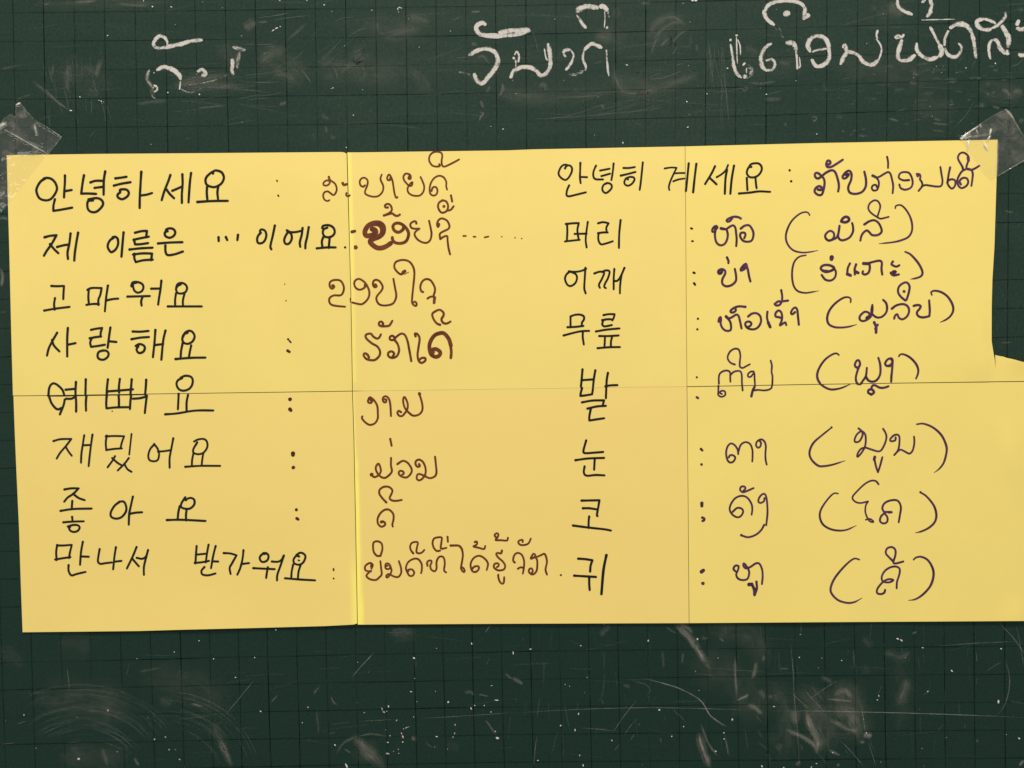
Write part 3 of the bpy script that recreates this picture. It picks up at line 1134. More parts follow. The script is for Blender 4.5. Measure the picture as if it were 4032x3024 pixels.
# smears, scratches, wipe marks left on the board (tile origin, tile scale, polyline, width, strength)
def tile(ox, oy, sc):
    return lambda *p: [(ox + x / sc, oy + y / sc, False) for x, y in p]
T1 = tile(0, 0, 2.194); T2 = tile(1008, 0, 2.194); T3 = tile(1760, 0, 2.765); T4 = tile(2500, 0, 2.765); T5 = tile(3232, 0, 2.765)
B1 = tile(0, 2268, 2.194); B2 = tile(1008, 2268, 2.194); B3 = tile(2016, 2268, 2.194); B4 = tile(3024, 2268, 2.194)
SM = [(T1((880, 510), (850, 580), (830, 670)), 22, .30), (T1((1285, 600), (1270, 680), (1310, 740), (1330, 830)), 18, .42),
      (T1((2060, 440), (2050, 520), (2055, 600)), 18, .30), (T1((2005, 400), (2060, 420), (2120, 435)), 20, .40), (T1((2110, 250), (2150, 220), (2212, 180)), 34, .36),
      (T1((700, 580), (780, 600), (850, 650)), 40, .12), (T1((460, 560), (450, 650)), 14, .2), (T1((590, 560), (580, 690), (590, 800)), 22, .18), (T1((760, 760), (800, 800), (860, 790)), 40, .12),
      (T1((1500, 730), (1700, 690), (1980, 640)), 30, .20), (T1((1560, 800), (1800, 750), (2050, 760)), 26, .16), (T1((1180, 900), (1300, 880), (1450, 870)), 14, .25), (T1((1700, 935), (1850, 920), (1950, 910)), 9, .3),
      (T1((0, 600), (110, 575), (200, 560)), 8, .22), (T1((640, 12), (720, 16), (840, 6)), 10, .35), (T1((1000, 25), (1160, 45), (1300, 42)), 12, .3), (T1((370, 25), (400, 40), (430, 22)), 8, .3),
      (T1((140, 860), (270, 815)), 8, .2), (T1((280, 700), (380, 780), (480, 870), (600, 955)), 10, .30), (T1((390, 770), (500, 880), (590, 945)), 6, .35),
      (T2((20, 192), (100, 188)), 9, .42), (T2((260, 355), (350, 280), (440, 190)), 13, .18), (T2((20, 540), (120, 480), (250, 400)), 42, .20), (T2((120, 640), (240, 650), (340, 690)), 36, .20),
      (T2((520, 540), (700, 560), (950, 600)), 50, .12), (T2((860, 380), (900, 480), (1020, 500)), 50, .08), (T2((1080, 330), (1200, 300), (1400, 240)), 46, .12), (T2((385, 595), (430, 650), (480, 720)), 7, .38), (T2((655, 560), (690, 620), (705, 680)), 7, .26),
      (T2((195, 905), (235, 895), (265, 880)), 13, .32), (T2((1940, 865), (1950, 900), (1965, 935)), 10, .5), (T2((1930, 965), (1965, 980), (1940, 1010), (1930, 1050)), 9, .5), (T2((800, 320), (880, 265), (970, 240)), 6, .25), (T2((1050, 200), (1065, 280), (1140, 285)), 7, .2),
      (T2((1310, 140), (1400, 160), (1500, 200)), 40, .16), (T2((480, 1180), (520, 1170)), 24, .12), (T2((600, 1090), (610, 1150)), 10, .3), (T2((640, 1190), (690, 1185)), 16, .18), (T2((560, 985), (630, 1035)), 16, .18), (T2((1690, 180), (1780, 140)), 8, .2), (T2((1860, 105), (1940, 100)), 8, .35),
      (T2((1320, 590), (1420, 680), (1500, 800)), 46, .12), (T2((900, 520), (940, 620), (920, 690)), 16, .12),
      (T3((260, 130), (360, 125)), 8, .35), (T3((600, 900), (610, 960), (570, 1050)), 14, .35), (T3((470, 930), (430, 1010)), 15, .28), (T3((1000, 940), (1060, 920), (1080, 990)), 26, .26), (T3((1820, 700), (1840, 850), (1930, 1000), (2212, 1020)), 26, .20), (T3((1390, 950), (1410, 1000)), 12, .22),
      (T3((1680, 1130), (1710, 1190)), 12, .22), (T3((260, 470), (330, 490)), 16, .3), (T3((320, 640), (390, 610), (460, 700)), 12, .28), (T3((1600, 380), (1700, 400), (1800, 430)), 56, .13), (T3((1840, 80), (1850, 200)), 30, .18),
      (T3((550, 1000), (800, 1060), (1100, 1080)), 60, .10), (T3((1180, 1060), (1500, 1050), (1740, 1025)), 12, .18), (T3((2110, 30), (2212, 40)), 12, .35),
      (T4((140, 420), (230, 260), (400, 180), (560, 280)), 30, .22), (T4((190, 440), (300, 320), (420, 250), (540, 260)), 14, .26), (T4((180, 600), (200, 500), (260, 400)), 8, .26), (T4((280, 500), (380, 410)), 10, .34), (T4((380, 500), (480, 380), (600, 310)), 8, .3), (T4((410, 600), (460, 500)), 6, .3),
      (T4((480, 500), (600, 500), (605, 360)), 6, .2), (T4((0, 1030), (200, 980), (450, 900), (700, 790)), 30, .16), (T4((1230, 900), (1400, 905), (1540, 885)), 10, .28), (T4((1400, 1080), (1600, 1080)), 16, .2), (T4((1160, 960), (1190, 990), (1225, 960), (1190, 945)), 7, .3),
      (T4((1930, 1290), (1950, 1320), (1980, 1290), (1950, 1268), (1930, 1290)), 7, .4), (T4((1630, 1330), (1650, 1380)), 12, .3), (T4((670, 480), (680, 560)), 10, .22), (T4((1200, 500), (1340, 580)), 26, .16), (T4((1560, 670), (1700, 710)), 26, .14), (T4((2050, 920), (2090, 1000)), 20, .08),
      (T5((755, 20), (800, 90), (900, 170)), 46, .24), (T5((990, 800), (1070, 820)), 22, .26), (T5((960, 905), (1050, 905)), 14, .30), (T5((1200, 780), (1250, 790)), 13, .30), (T5((1960, 970), (2030, 1000), (2060, 1075)), 20, .36), (T5((1860, 1000), (1905, 1015)), 12, .36), (T5((1800, 1020), (1835, 1025)), 9, .4),
      (T5((2100, 1000), (2150, 985), (2190, 1010)), 17, .34), (T5((1720, 1150), (1790, 1140)), 24, .32), (T5((1870, 1160), (1950, 1180)), 9, .42), (T5((1690, 845), (1750, 855)), 12, .30), (T5((1790, 900), (1840, 925)), 12, .30), (T5((1590, 1080), (1635, 1095)), 8, .36), (T5((1390, 1145), (1455, 1130)), 8, .36), (T5((1410, 1100), (1440, 1105)), 7, .36),
      (T5((740, 1290), (850, 1320)), 9, .34), (T5((1200, 1340), (1390, 1360)), 9, .26), (T5((1230, 1290), (1310, 1310)), 14, .28), (T5((220, 1425), (265, 1432)), 6, .42), (T5((340, 1425), (395, 1420)), 6, .42), (T5((440, 1408), (490, 1402)), 6, .34), (T5((310, 1470), (350, 1462)), 6, .34), (T5((560, 800), (600, 815)), 9, .34), (T5((690, 770), (720, 775)), 10, .3),
      (T5((1870, 760), (1930, 770)), 11, .26), (T5((1400, 890), (1470, 895)), 11, .18), (T5((560, 1060), (610, 1090)), 12, .18), (T5((160, 1270), (250, 1280)), 14, .16), (T5((740, 900), (735, 950)), 12, .2), (T5((910, 1350), (950, 1352)), 7, .3), (T5((1400, 1325), (1430, 1325)), 8, .3), (T5((1640, 1335), (1660, 1360)), 14, .16), (T5((2150, 1310), (2212, 1320)), 22, .22),
      (T5((560, 120), (600, 60)), 26, .13), (T5((2150, 90), (2212, 120)), 18, .2), (T5((1970, 860), (2010, 880)), 12, .3),
      (B1((1900, 1420), (1950, 1530), (2000, 1640)), 28, .30), (B1((880, 1480), (930, 1640)), 22, .16), (B1((1160, 1570), (1200, 1640)), 12, .32), (B1((1190, 830), (1400, 790)), 10, .18), (B1((1380, 1060), (1480, 1120)), 36, .14), (B1((1650, 1100), (1760, 1130)), 10, .3), (B1((1830, 1260), (1900, 1400), (1960, 1500)), 34, .10), (B1((600, 1480), (700, 1560)), 40, .08),
      (B2((830, 1380), (930, 1470), (1010, 1560), (1110, 1660)), 40, .32), (B2((690, 1540), (760, 1440), (870, 1385)), 12, .18), (B2((880, 1385), (1000, 1365), (1130, 1387)), 6, .38), (B2((1150, 500), (1250, 470), (1340, 480)), 30, .15), (B2((1980, 1240), (2030, 1310), (2075, 1375)), 9, .34), (B2((650, 1040), (670, 1090), (705, 1115)), 8, .24), (B2((490, 1020), (550, 955)), 10, .24), (B2((130, 1090), (185, 1030)), 6, .3),
      (B2((1800, 1010), (1850, 1000), (1880, 1030)), 13, .32), (B2((1920, 1020), (2010, 1040)), 7, .36), (B2((1350, 1380), (1370, 1430)), 20, .32), (B2((760, 1490), (820, 1530)), 7, .26), (B2((1640, 1440), (1760, 1500)), 40, .05), (B2((520, 1150), (545, 1380)), 10, .12), (B2((2150, 840), (2212, 890)), 9, .4),
      (B3((1405, 408), (1540, 540), (1620, 660), (1715, 810)), 26, .62), (B3((1440, 408), (1520, 450), (1560, 500)), 20, .36), (B3((1330, 440), (1420, 500)), 8, .26), (B3((0, 880), (50, 905), (95, 940)), 13, .55), (B3((760, 520), (800, 470), (850, 430)), 22, .17),
      (B3((1630, 1275), (1690, 1430), (1775, 1555)), 11, .36), (B3((1615, 1350), (1640, 1470), (1710, 1660)), 28, .46), (B3((1925, 690), (1930, 850), (1945, 1060)), 12, .36), (B3((2110, 740), (2100, 820), (2075, 890)), 17, .4), (B3((1940, 1075), (2010, 1045), (2050, 1020)), 12, .42), (B3((2030, 1115), (2100, 1140), (2165, 1200)), 16, .46), (B3((2140, 980), (2180, 1060)), 22, .24),
      (B3((2180, 680), (2170, 740)), 13, .26), (B3((960, 940), (1020, 960)), 16, .14), (B3((1480, 660), (1470, 760)), 12, .2), (B3((1300, 640), (1310, 800)), 12, .12), (B3((780, 1070), (790, 1110)), 7, .3), (B3((1630, 530), (1690, 545)), 12, .24), (B3((1790, 530), (1830, 570)), 8, .3),
      (B4((330, 1170), (370, 1290), (430, 1420), (420, 1540)), 34, .46), (B4((150, 1325), (290, 1385), (400, 1470), (425, 1530)), 17, .56), (B4((210, 1150), (240, 1280)), 46, .22), (B4((560, 1030), (660, 990), (730, 1060)), 24, .32), (B4((560, 1160), (700, 1180), (760, 1290)), 56, .26), (B4((540, 1240), (680, 1320), (820, 1350)), 26, .26), (B4((820, 1375), (900, 1380)), 22, .52), (B4((790, 1430), (840, 1440)), 17, .38), (B4((500, 1060), (740, 1085)), 9, .42),
      (B4((520, 1500), (620, 1550)), 14, .34), (B4((590, 1640), (620, 1625)), 13, .5), (B4((0, 1045), (45, 1040)), 14, .36), (B4((80, 1450), (110, 1500)), 24, .2), (B4((240, 1640), (280, 1600)), 18, .34), (B4((460, 870), (560, 920)), 20, .20), (B4((1000, 650), (1140, 700), (1230, 650)), 50, .13), (B4((1210, 880), (1180, 980), (1120, 1120)), 40, .17), (B4((820, 520), (900, 620)), 40, .07), (B4((830, 760), (860, 860)), 40, .06),
      (B4((100, 800), (180, 800)), 10, .3), (B4((1800, 1410), (1815, 1440)), 9, .36), (B4((1240, 500), (1290, 480)), 10, .24), (B4((2170, 1640), (2212, 1590)), 13, .36), (B4((1340, 1640), (1360, 1645)), 9, .3), (B4((2080, 1080), (2212, 1100)), 8, .12)]
SC = [(T1((2100, 385), (2212, 380)), 4, .5), (T2((0, 155), (140, 138), (330, 105)), 4.5, .6), (T2((110, 182), (300, 150), (470, 132)), 4, .5), (T2((0, 385), (150, 380)), 4.5, .6), (T2((70, 405), (190, 398)), 4, .4), (T2((670, 190), (760, 155), (845, 148)), 4, .4), (T2((1140, 285), (1250, 250)), 4, .4), (T2((1275, 330), (1282, 450)), 4, .36),
      (T1((770, 1190), (820, 1130)), 4.5, .4), (T1((1600, 1197), (1645, 1192)), 4, .5), (T3((880, 1300), (1500, 1262), (2212, 1193)), 4, .42), (T3((230, 1140), (330, 1155)), 4, .3), (T3((930, 320), (965, 430), (990, 580)), 4, .4), (T3((70, 632), (230, 625)), 4, .4), (T3((1600, 695), (1700, 660)), 4, .5), (T3((1870, 1150), (1960, 1155)), 4, .4), (T3((2050, 1340), (2130, 1370)), 4, .4),
      (T4((120, 862), (300, 848), (440, 800), (545, 755)), 5, .5), (T4((130, 860), (260, 800), (330, 850)), 4, .3), (T4((420, 715), (530, 690)), 4, .5), (T4((1440, 1027), (1600, 990)), 4, .5), (T4((680, 945), (692, 915)), 6, .5), (T4((525, 800), (540, 850)), 5, .4), (T4((0, 1210), (150, 1195), (330, 1165)), 4, .36), (T4((1640, 560), (1700, 520)), 4, .4),
      (T5((1670, 1100), (1590, 1240), (1450, 1390)), 4.5, .46), (T5((1490, 690), (1550, 610)), 4, .4), (T5((1640, 725), (1690, 650)), 4, .4), (T5((2060, 728), (2140, 700), (2212, 640)), 5, .5), (T5((1310, 180), (1320, 270), (1360, 310)), 4, .25), (T5((1490, 300), (1500, 305)), 4, .3),
      (B1((580, 780), (590, 880), (602, 992)), 4.5, .6), (B1((2205, 888), (2080, 1040), (1950, 1195)), 4.5, .6), (B1((1090, 880), (1120, 740)), 4, .25), (B1((1330, 1165), (1325, 1230)), 4, .4), (B1((1535, 845), (1565, 815)), 4, .4), (B1((130, 1285), (240, 1248)), 5, .4), (B1((0, 1455), (140, 1440)), 5, .36), (B1((1055, 990), (1070, 1008)), 6, .7), (B1((1265, 1208), (1290, 1236)), 7, .8),
      (B2((820, 886), (900, 790), (1025, 655)), 5, .8), (B2((1978, 495), (2025, 418)), 5, .7), (B2((1990, 775), (2020, 700)), 4, .4), (B2((1400, 1230), (1650, 1218), (1900, 1202), (2212, 1180)), 4.5, .5), (B2((880, 1255), (1220, 1238)), 4, .4), (B2((650, 1280), (820, 1262)), 4, .36), (B2((520, 800), (740, 795)), 4, .25), (B2((960, 850), (985, 800)), 4, .25), (B2((1380, 810), (1385, 720)), 4, .36), (B2((1460, 1420), (1500, 1470), (1540, 1480)), 4, .4), (B2((620, 1360), (690, 1352)), 4, .4),
      (B3((1140, 885), (1300, 925), (1440, 970), (1580, 1040), (1650, 1100), (1690, 1170), (1730, 1220), (1860, 1300)), 7, .9), (B3((1720, 1215), (1790, 1265), (1850, 1300)), 11, .5), (B3((1050, 910), (1160, 940), (1210, 1005)), 4.5, .5), (B3((870, 1352), (960, 1220), (1080, 1070)), 4.5, .56), (B3((0, 1185), (480, 1157), (900, 1142), (1300, 1138), (1800, 1150), (2212, 1160)), 4.5, .5), (B3((570, 1310), (740, 1322), (900, 1340)), 4.5, .4), (B3((970, 1372), (1050, 1260)), 4.5, .5), (B3((1020, 1420), (1060, 1360)), 4.5, .45), (B3((885, 1508), (930, 1450)), 4.5, .45), (B3((1840, 1400), (1855, 1470), (1868, 1555)), 5, .56), (B3((215, 1380), (200, 1500), (183, 1650)), 4.5, .5), (B3((1380, 1150), (1460, 1215), (1510, 1275)), 5, .34), (B3((1720, 795), (2212, 832)), 4, .36), (B3((1580, 840), (1750, 862)), 4, .3), (B3((1095, 1265), (1105, 1300)), 5, .5), (B3((1280, 1395), (1290, 1440)), 6, .45), (B3((560, 1160), (570, 1090)), 5, .3), (B3((1060, 1230), (1065, 1280)), 4, .4), (B3((625, 990), (630, 1020)), 5, .6), (B3((490, 555), (600, 600)), 4, .2),
      (B4((0, 1165), (350, 1166), (700, 1172), (1300, 1187), (1800, 1205), (2230, 1222)), 5, .75), (B4((2050, 720), (2083, 850), (2085, 960), (2050, 1100), (2000, 1180), (1950, 1212)), 7, .46), (B4((1990, 400), (2070, 480), (2140, 560), (2230, 700)), 6.5, .5), (B4((1460, 605), (1800, 580), (2140, 566)), 4.5, .5), (B4((190, 540), (215, 800), (225, 1020), (250, 1300), (272, 1640)), 5, .46), (B4((310, 975), (400, 1080), (490, 1172)), 4.5, .6), (B4((205, 1010), (290, 1090), (375, 1165)), 4.5, .5), (B4((325, 1088), (470, 985), (605, 900)), 4.5, .5), (B4((805, 1100), (825, 1250), (845, 1360)), 5.5, .56), (B4((630, 1420), (730, 1530), (830, 1650)), 4.5, .66), (B4((865, 1430), (900, 1540), (935, 1650)), 4.5, .5), (B4((1870, 832), (1950, 780), (2030, 735)), 4.5, .4), (B4((1800, 875), (1800, 940)), 4, .3), (B4((1800, 660), (1805, 745)), 5, .4), (B4((2140, 410), (2180, 600), (2212, 800)), 6, .3), (B4((950, 1030), (985, 940)), 4, .34), (B4((1340, 1030), (1395, 995)), 4.5, .4), (B4((1460, 1340), (1520, 1280)), 4, .3), (B4((1700, 1270), (1700, 1320)), 5, .3), (B4((580, 1250), (680, 1310)), 5, .4)]
HAZE = [(B4((250, 950), (450, 1200), (500, 1550)), 110, .20), (B4((600, 900), (720, 1150), (800, 1450)), 120, .22), (B4((60, 900), (160, 1200), (120, 1600)), 90, .12), (B3((1500, 700), (1950, 900), (2150, 1300)), 150, .10),
        (B3((1650, 450), (2050, 520), (2180, 800)), 90, .12), (B4((1100, 700), (1180, 1000), (1120, 1400)), 80, .06), (B2((900, 1450), (1000, 1600)), 80, .16), (B1((300, 1050), (800, 1080), (1150, 1250)), 150, .12), (B1((1200, 880), (1700, 960), (2000, 1200)), 120, .10), (B1((500, 1560), (1100, 1580)), 100, .10),
        (B1((500, 560), (800, 640)), 90, .07), (B1((0, 600), (200, 800)), 60, .06), (B2((1150, 520), (1400, 500)), 50, .10), (T2((0, 450), (250, 560), (420, 720)), 110, .15), (T2((500, 560), (900, 620), (1350, 640)), 120, .13), (T2((900, 200), (1250, 260), (1500, 180)), 90, .11),
        (T1((450, 620), (800, 680), (950, 780)), 110, .10), (T1((1450, 760), (1800, 720), (2150, 760)), 70, .15), (T1((300, 30), (900, 25), (1500, 20)), 40, .14), (T1((1900, 380), (2050, 560)), 60, .14), (T3((600, 1000), (1100, 1050), (1800, 980)), 70, .10), (T3((1650, 350), (1950, 500)), 90, .10),
        (T3((1850, 760), (2000, 950), (2300, 980)), 90, .14), (T4((150, 500), (350, 300), (550, 350)), 110, .12), (T4((0, 950), (400, 880), (700, 850)), 90, .10), (T4((1000, 650), (1500, 700), (2000, 650)), 90, .08), (T5((100, 700), (700, 750), (1400, 900)), 110, .10), (T5((1000, 1150), (1500, 1200)), 90, .10),
        (T5((1700, 950), (2000, 1000), (2200, 1050)), 70, .15), (T5((600, 150), (900, 100)), 80, .10)]
SM += [([(-5, 862, False), (15, 858, False), (34, 866, False)], 14, .40), ([(3, 1055, False), (9, 1090, False), (4, 1130, False)], 16, .55), ([(-5, 800, False), (22, 822, False)], 20, .18), ([(0, 1230, False), (26, 1228, False)], 8, .2), ([(3955, 830, False), (3990, 838, False)], 9, .2), ([(3940, 1350, False), (3990, 1348, False)], 6, .25)]
def strips(items, hbase):
    r = Ribbons()
    for j, (pts, w, a) in enumerate(items):
        P = catmull(pts, 7.0); n = len(P)
        ws = []; st = []
        for i in range(n):
            t = i / max(1, n - 1); e = min(1.0, 4.0 * min(t, 1 - t) + 0.12)
            ws.append(w * (0.55 + 0.45 * e) * (1 + 0.3 * mnoise.noise((P[i][0] * 0.02, P[i][1] * 0.02, j * 1.3))))
            st.append(a * e * (1 + 0.35 * mnoise.noise((P[i][0] * 0.015, P[i][1] * 0.015, 5 + j))))
        r.strip(P, ws, [hbase + 0.0000035 * (j % 40)] * n, st, 0.012)
    return r
strips([(p, w * 1.6, a * 0.62) for p, w, a in HAZE] + [(p, w * 1.42, a * 0.92) for p, w, a in SM], 0.00018).build("chalk_dust", M_SMEAR, board)["kind"] = "stuff"
for j, (p, w, a) in enumerate(SC):
    strips([(p, w * 0.95, a * 0.66)], 0.00034 + 0.0000025 * (j % 40)).build("scratch", M_SCRATCH, board)

# broad arcs left by the duster, and the fine sideways streaks
WP = []
def arcs(cx, cy, r0, r1, a0, a1, n, st):
    for i in range(n):
        r = random.uniform(r0, r1); b0 = random.uniform(a0, a1 - 12); b1 = min(a1, b0 + random.uniform(14, 50))
        pts = []
        for k in range(6):
            a = math.radians(b0 + (b1 - b0) * k / 5)
            pts.append((cx + r * math.sin(a), cy - r * math.cos(a) * 0.86, False))
        WP.append((pts, random.uniform(2.6, 5.5), st * 0.52 * random.uniform(0.3, 1.3)))
arcs(320, 3060, 210, 430, -48, 58, 95, 0.20)
arcs(640, 3060, 230, 400, -5, 75, 60, 0.18)
arcs(330, 3150, 240, 330, -35, 45, 24, 0.16)
arcs(2650, 330, 90, 260, -80, 60, 12, 0.20)
def streaks(x0, y0, x1, y1, n, ang, ln, st, wd=(3, 8)):
    for i in range(n):
        x = random.uniform(x0, x1); y = random.uniform(y0, y1); a = math.radians(ang + random.gauss(0, 7)); L = random.uniform(0.4, 1.0) * ln
        WP.append(([(x, y, False), (x + L * 0.5 * math.cos(a), y - L * 0.5 * math.sin(a) + random.uniform(-4, 4), False), (x + L * math.cos(a), y - L * math.sin(a), False)],
                   random.uniform(*wd), st * 0.72 * random.uniform(0.3, 1.25)))
streaks(0, 0, 4032, 560, 90, 4, 240, 0.10, (4, 13))
streaks(650, 290, 1000, 420, 26, 6, 180, 0.22)
streaks(2770, 150, 2850, 200, 22, -87, 250, 0.22, (2.5, 4.5))
streaks(2850, 150, 2842, 330, 8, -84, 250, 0.30, (2.5, 4.0))
streaks(2100, 400, 2750, 470, 20, 14, 260, 0.16)
streaks(2000, 2480, 3900, 3000, 70, 90, 120, 0.13, (3, 10))
streaks(0, 2480, 4032, 3000, 60, 2, 220, 0.10, (3, 9))
streaks(2950, 2700, 3420, 2990, 34, -58, 80, 0.16, (5, 14))
streaks(150, 180, 420, 420, 26, -80, 110, 0.16, (4, 11))
streaks(1008, 170, 1400, 330, 26, 35, 150, 0.15, (4, 14))
streaks(3300, 250, 4032, 540, 60, 3, 60, 0.17, (6, 18))
strips(WP, 0.00046).build("duster_streaks", M_WIPE, board)["kind"] = "stuff"

# crumbs of chalk stuck to the board, with painted glints of tape residue among them
def crumb(V, F, px, py, r, elong=1.0, ang=0.0):
    base = len(V); n = 7
    c, s = math.cos(ang), math.sin(ang)
    ring = []
    for i in range(n):
        a = 2 * math.pi * i / n; rr = r * random.uniform(0.72, 1.2)
        x, y = rr * math.cos(a) * elong, rr * math.sin(a)
        ring.append((px + x * c - y * s, py + x * s + y * c))
    h = min(r, 6) * S * 0.55
    for x, y in ring: V.append(W(x, y, 0.0003))
    for x, y in ring: V.append(W(px + (x - px) * 0.72, py + (y - py) * 0.72, 0.0003 + h))
    V.append(W(px, py, 0.0003 + h * 1.15))
    for i in range(n):
        j = (i + 1) % n
        F.append((base + i, base + j, base + n + j, base + n + i)); F.append((base + n + i, base + n + j, base + 2 * n))
CR = []; CP = []
def dots(tl, lst, dst=CR):
    for q in lst:
        p = tl((q[0], q[1]))[0]; dst.append((p[0], p[1], (q[2] if len(q) > 2 else 4.4), (q[3] if len(q) > 3 else 1.2), (q[4] if len(q) > 4 else random.uniform(0, 3))))
dots(B1, [(1507, 657), (1184, 714, 3.5), (1845, 716), (2200, 705, 4), (2035, 876, 4, 1.8, 0.1), (207, 1200), (680, 1580, 6, 1.5, 2.9), (1335, 1410), (1430, 1392), (1552, 1585), (310, 1487, 3.4), (1012, 1518, 3.2), (1515, 1500, 3.4), (1720, 560, 4)])
dots(B1, [(932, 1162, 7, 1.4, 1.5), (1460, 1500, 6)], CP)
dots(B2, [(172, 465, 5), (1365, 710, 7), (1862, 585, 4.5, 2, 1.4), (1560, 625, 3.6), (878, 745, 3.6), (450, 1135, 4), (40, 1170, 5, 1.8, 0.5), (1145, 1127, 5, 2, 1.2), (2085, 1400, 8, 1.6, 0.1), (683, 1462, 5, 1.6, 0.8), (782, 1640, 7, 2.6, 1.1), (1890, 1120, 4), (1972, 1120, 4), (2030, 1175, 4), (2068, 1343, 4), (1660, 1090, 7), (400, 1268, 4), (1390, 1085, 3.4), (1550, 997, 3.6), (1340, 1000, 4, 2, .2), (1268, 1435, 5), (1140, 1438, 5), (1858, 1145, 5, 2, 1.2), (2080, 1073, 4.5, 3.4, .1), (2036, 947, 3.6, 3, -.4), (1655, 1495, 3.4), (1545, 1478, 3.6), (1560, 1387, 4, 2.4, .1), (935, 1180, 3.6, 2, -.6), (1370, 885, 3.6), (1120, 1330, 3)])
dots(B2, [(1158, 1380, 6), (1268, 1390, 8, 2, 1.3), (1258, 1360, 6, 1.8, 1.0), (1215, 1247, 5, 1.8, 2.2), (1140, 1535, 7, 2.8, .2), (1188, 1515, 4), (1232, 1533, 4, 2.2, -.2), (1230, 1497, 4, 1.6, .8), (1300, 1310, 5, 2.8, -.5), (1275, 1320, 5), (1320, 1303, 4), (1715, 1360, 5, 2.6, 2.0), (1702, 1392, 5, 2, 2.1), (1090, 1150, 5, 3.2, 1.3), (1105, 1175, 6, 2, .4), (1130, 1168, 5), (1720, 1285, 5, 2.2, 1.4), (1362, 1218, 5)], CP)
dots(B3, [(10, 665, 4, 3.4, 1.5), (1177, 560, 4.5, 1.8, 1.5), (1603, 545, 6.5), (575, 1190, 4, 2.6, 1.7), (420, 1292, 5), (545, 1330, 4, 2.4, 1.5), (1273, 1157, 6.5), (1903, 1240, 6.5), (1380, 1385, 4.5), (863, 1420, 4.5), (585, 1550, 4, 1.8, 1.5), (615, 1637, 4.5, 2, 1.3), (1830, 1355, 5), (1832, 1408, 4.4), (594, 603, 4), (1780, 708, 3.6), (160, 632, 4, 2, 0), (1615, 990, 3.6), (460, 938, 3.6), (497, 952, 3.6), (795, 415, 3.4), (2160, 1645, 5, 2, 1.2), (225, 1594, 4, 2, 0.1), (1482, 1302, 4), (1585, 822, 3.4), (1760, 1515, 5, 1.6, 0), (648, 876, 3.5)])
dots(B4, [(280, 506, 3.6), (1120, 542, 5.5, 2.4, .25), (1152, 555, 5.5, 2.2, .7), (1335, 620, 4, 2.2, .1), (2013, 628, 5, 1.4, 0), (1588, 820, 6, 1.6, .9), (635, 730, 4), (270, 703, 4), (465, 710, 3.4), (1990, 1088, 8.5, 1.9, 1.7), (945, 1072, 4.4), (957, 1035, 4, 2, 1.5), (2168, 1403, 6, 1.5, .4), (560, 1527, 4), (418, 1620, 4.4), (1187, 706, 3.2), (1380, 997, 4, 1.6, 0), (2060, 1370, 3.4), (50, 1127, 4, 2, 0), (825, 1235, 3.4), (850, 1357, 4.5), (135, 1655, 5), (375, 1650, 5), (975, 1608, 3.4), (1540, 1395, 3.2), (435, 793, 3), (1330, 1490, 3.4)])
dots(T1, [(1317, 57, 6), (930, 307, 4, 1.7, -.2), (1515, 213, 3.6), (1450, 800, 4.4), (2090, 1055, 3.2), (1723, 815, 5.5), (690, 838, 4, 2, .5), (875, 875, 4, 2, 1.0), (855, 868, 3.6, 2, .7), (895, 880, 3.2), (880, 893, 3.2), (1338, 745, 4.5, 2.4, .9), (1325, 758, 4.5), (1352, 752, 3.6), (612, 955, 4.5, 3.0, .12), (2003, 520, 3.6, 2.6, 1.7), (2002, 560, 4.2, 3.0, 1.4), (2012, 545, 2.8, 3, 1.2), (1240, 8, 4), (1305, 1247, 3.6), (160, 893, 5, 2.2, -.3), (1700, 640, 3.6), (2087, 310, 3.6, 1.6, .4), (1480, 60, 4, 2, .2), (1920, 68, 3), (1752, 15, 3), (1330, 630, 4)])  # several of these dabs are painted glints on old tape residue
dots(T2, [(590, 43, 5.5), (1000, 88, 3.6, 2, -.5), (665, 760, 4), (650, 767, 2.8, 2.4, -.1), (840, 995, 4), (1680, 268, 3.6), (920, 775, 3.6), (780, 1275, 4), (148, 262, 4, 3.4, -.6), (178, 243, 4.5, 2.4, -.5), (210, 230, 4.2), (1225, 78, 4, 2.2, 1.2), (1240, 65, 4, 2.2, .2), (1256, 70, 4), (1231, 103, 3.4, 2.0, 1.4), (1320, 163, 3), (440, 3, 4), (205, 3, 4), (655, 100, 3.4), (765, 395, 3.6), (1410, 408, 3.2, 1.6, -.5), (2135, 1115, 3), (2030, 1092, 3)])
dots(T3, [(1175, 208, 3.6), (752, 1020, 3.6), (610, 1405, 4, 1.6, -.2), (1915, 1555, 4.5, 1.7, 1.4), (1960, 708, 4, 2.6, .3), (35, 338, 3), (714, 875, 3), (478, 1375, 3), (1270, 875, 3), (1605, 1470, 2.8), (1645, 1055, 2.8)])
dots(T4, [(600, 240, 3.6), (583, 712, 3.4), (565, 1107, 4.4, 1.6, .6), (575, 1385, 4, 1.7, -.5), (1752, 880, 3.6), (785, 1022, 4), (1008, 745, 5, 1.5, 0), (625, 6, 8, 1.3, 0), (660, 6, 9, 1.5, 0), (525, 37, 3.6), (1432, 1027, 4, 1.6, 0), (590, 1248, 3), (1540, 104, 3), (1980, 1460, 4, 1.5, -.4)])
dots(T5, [(1900, 690, 5, 1.6, 1.2), (1258, 722, 3.6), (1315, 790, 3.6), (1010, 845, 3.4), (1213, 1265, 3.6), (500, 475, 3.6), (1235, 752, 3), (1332, 722, 2.6), (1190, 1157, 3), (1480, 790, 2.6), (680, 152, 2.8), (1098, 217, 3.6), (1580, 740, 4)])
PAPER_BOX = (20, 560, 4045, 2480)
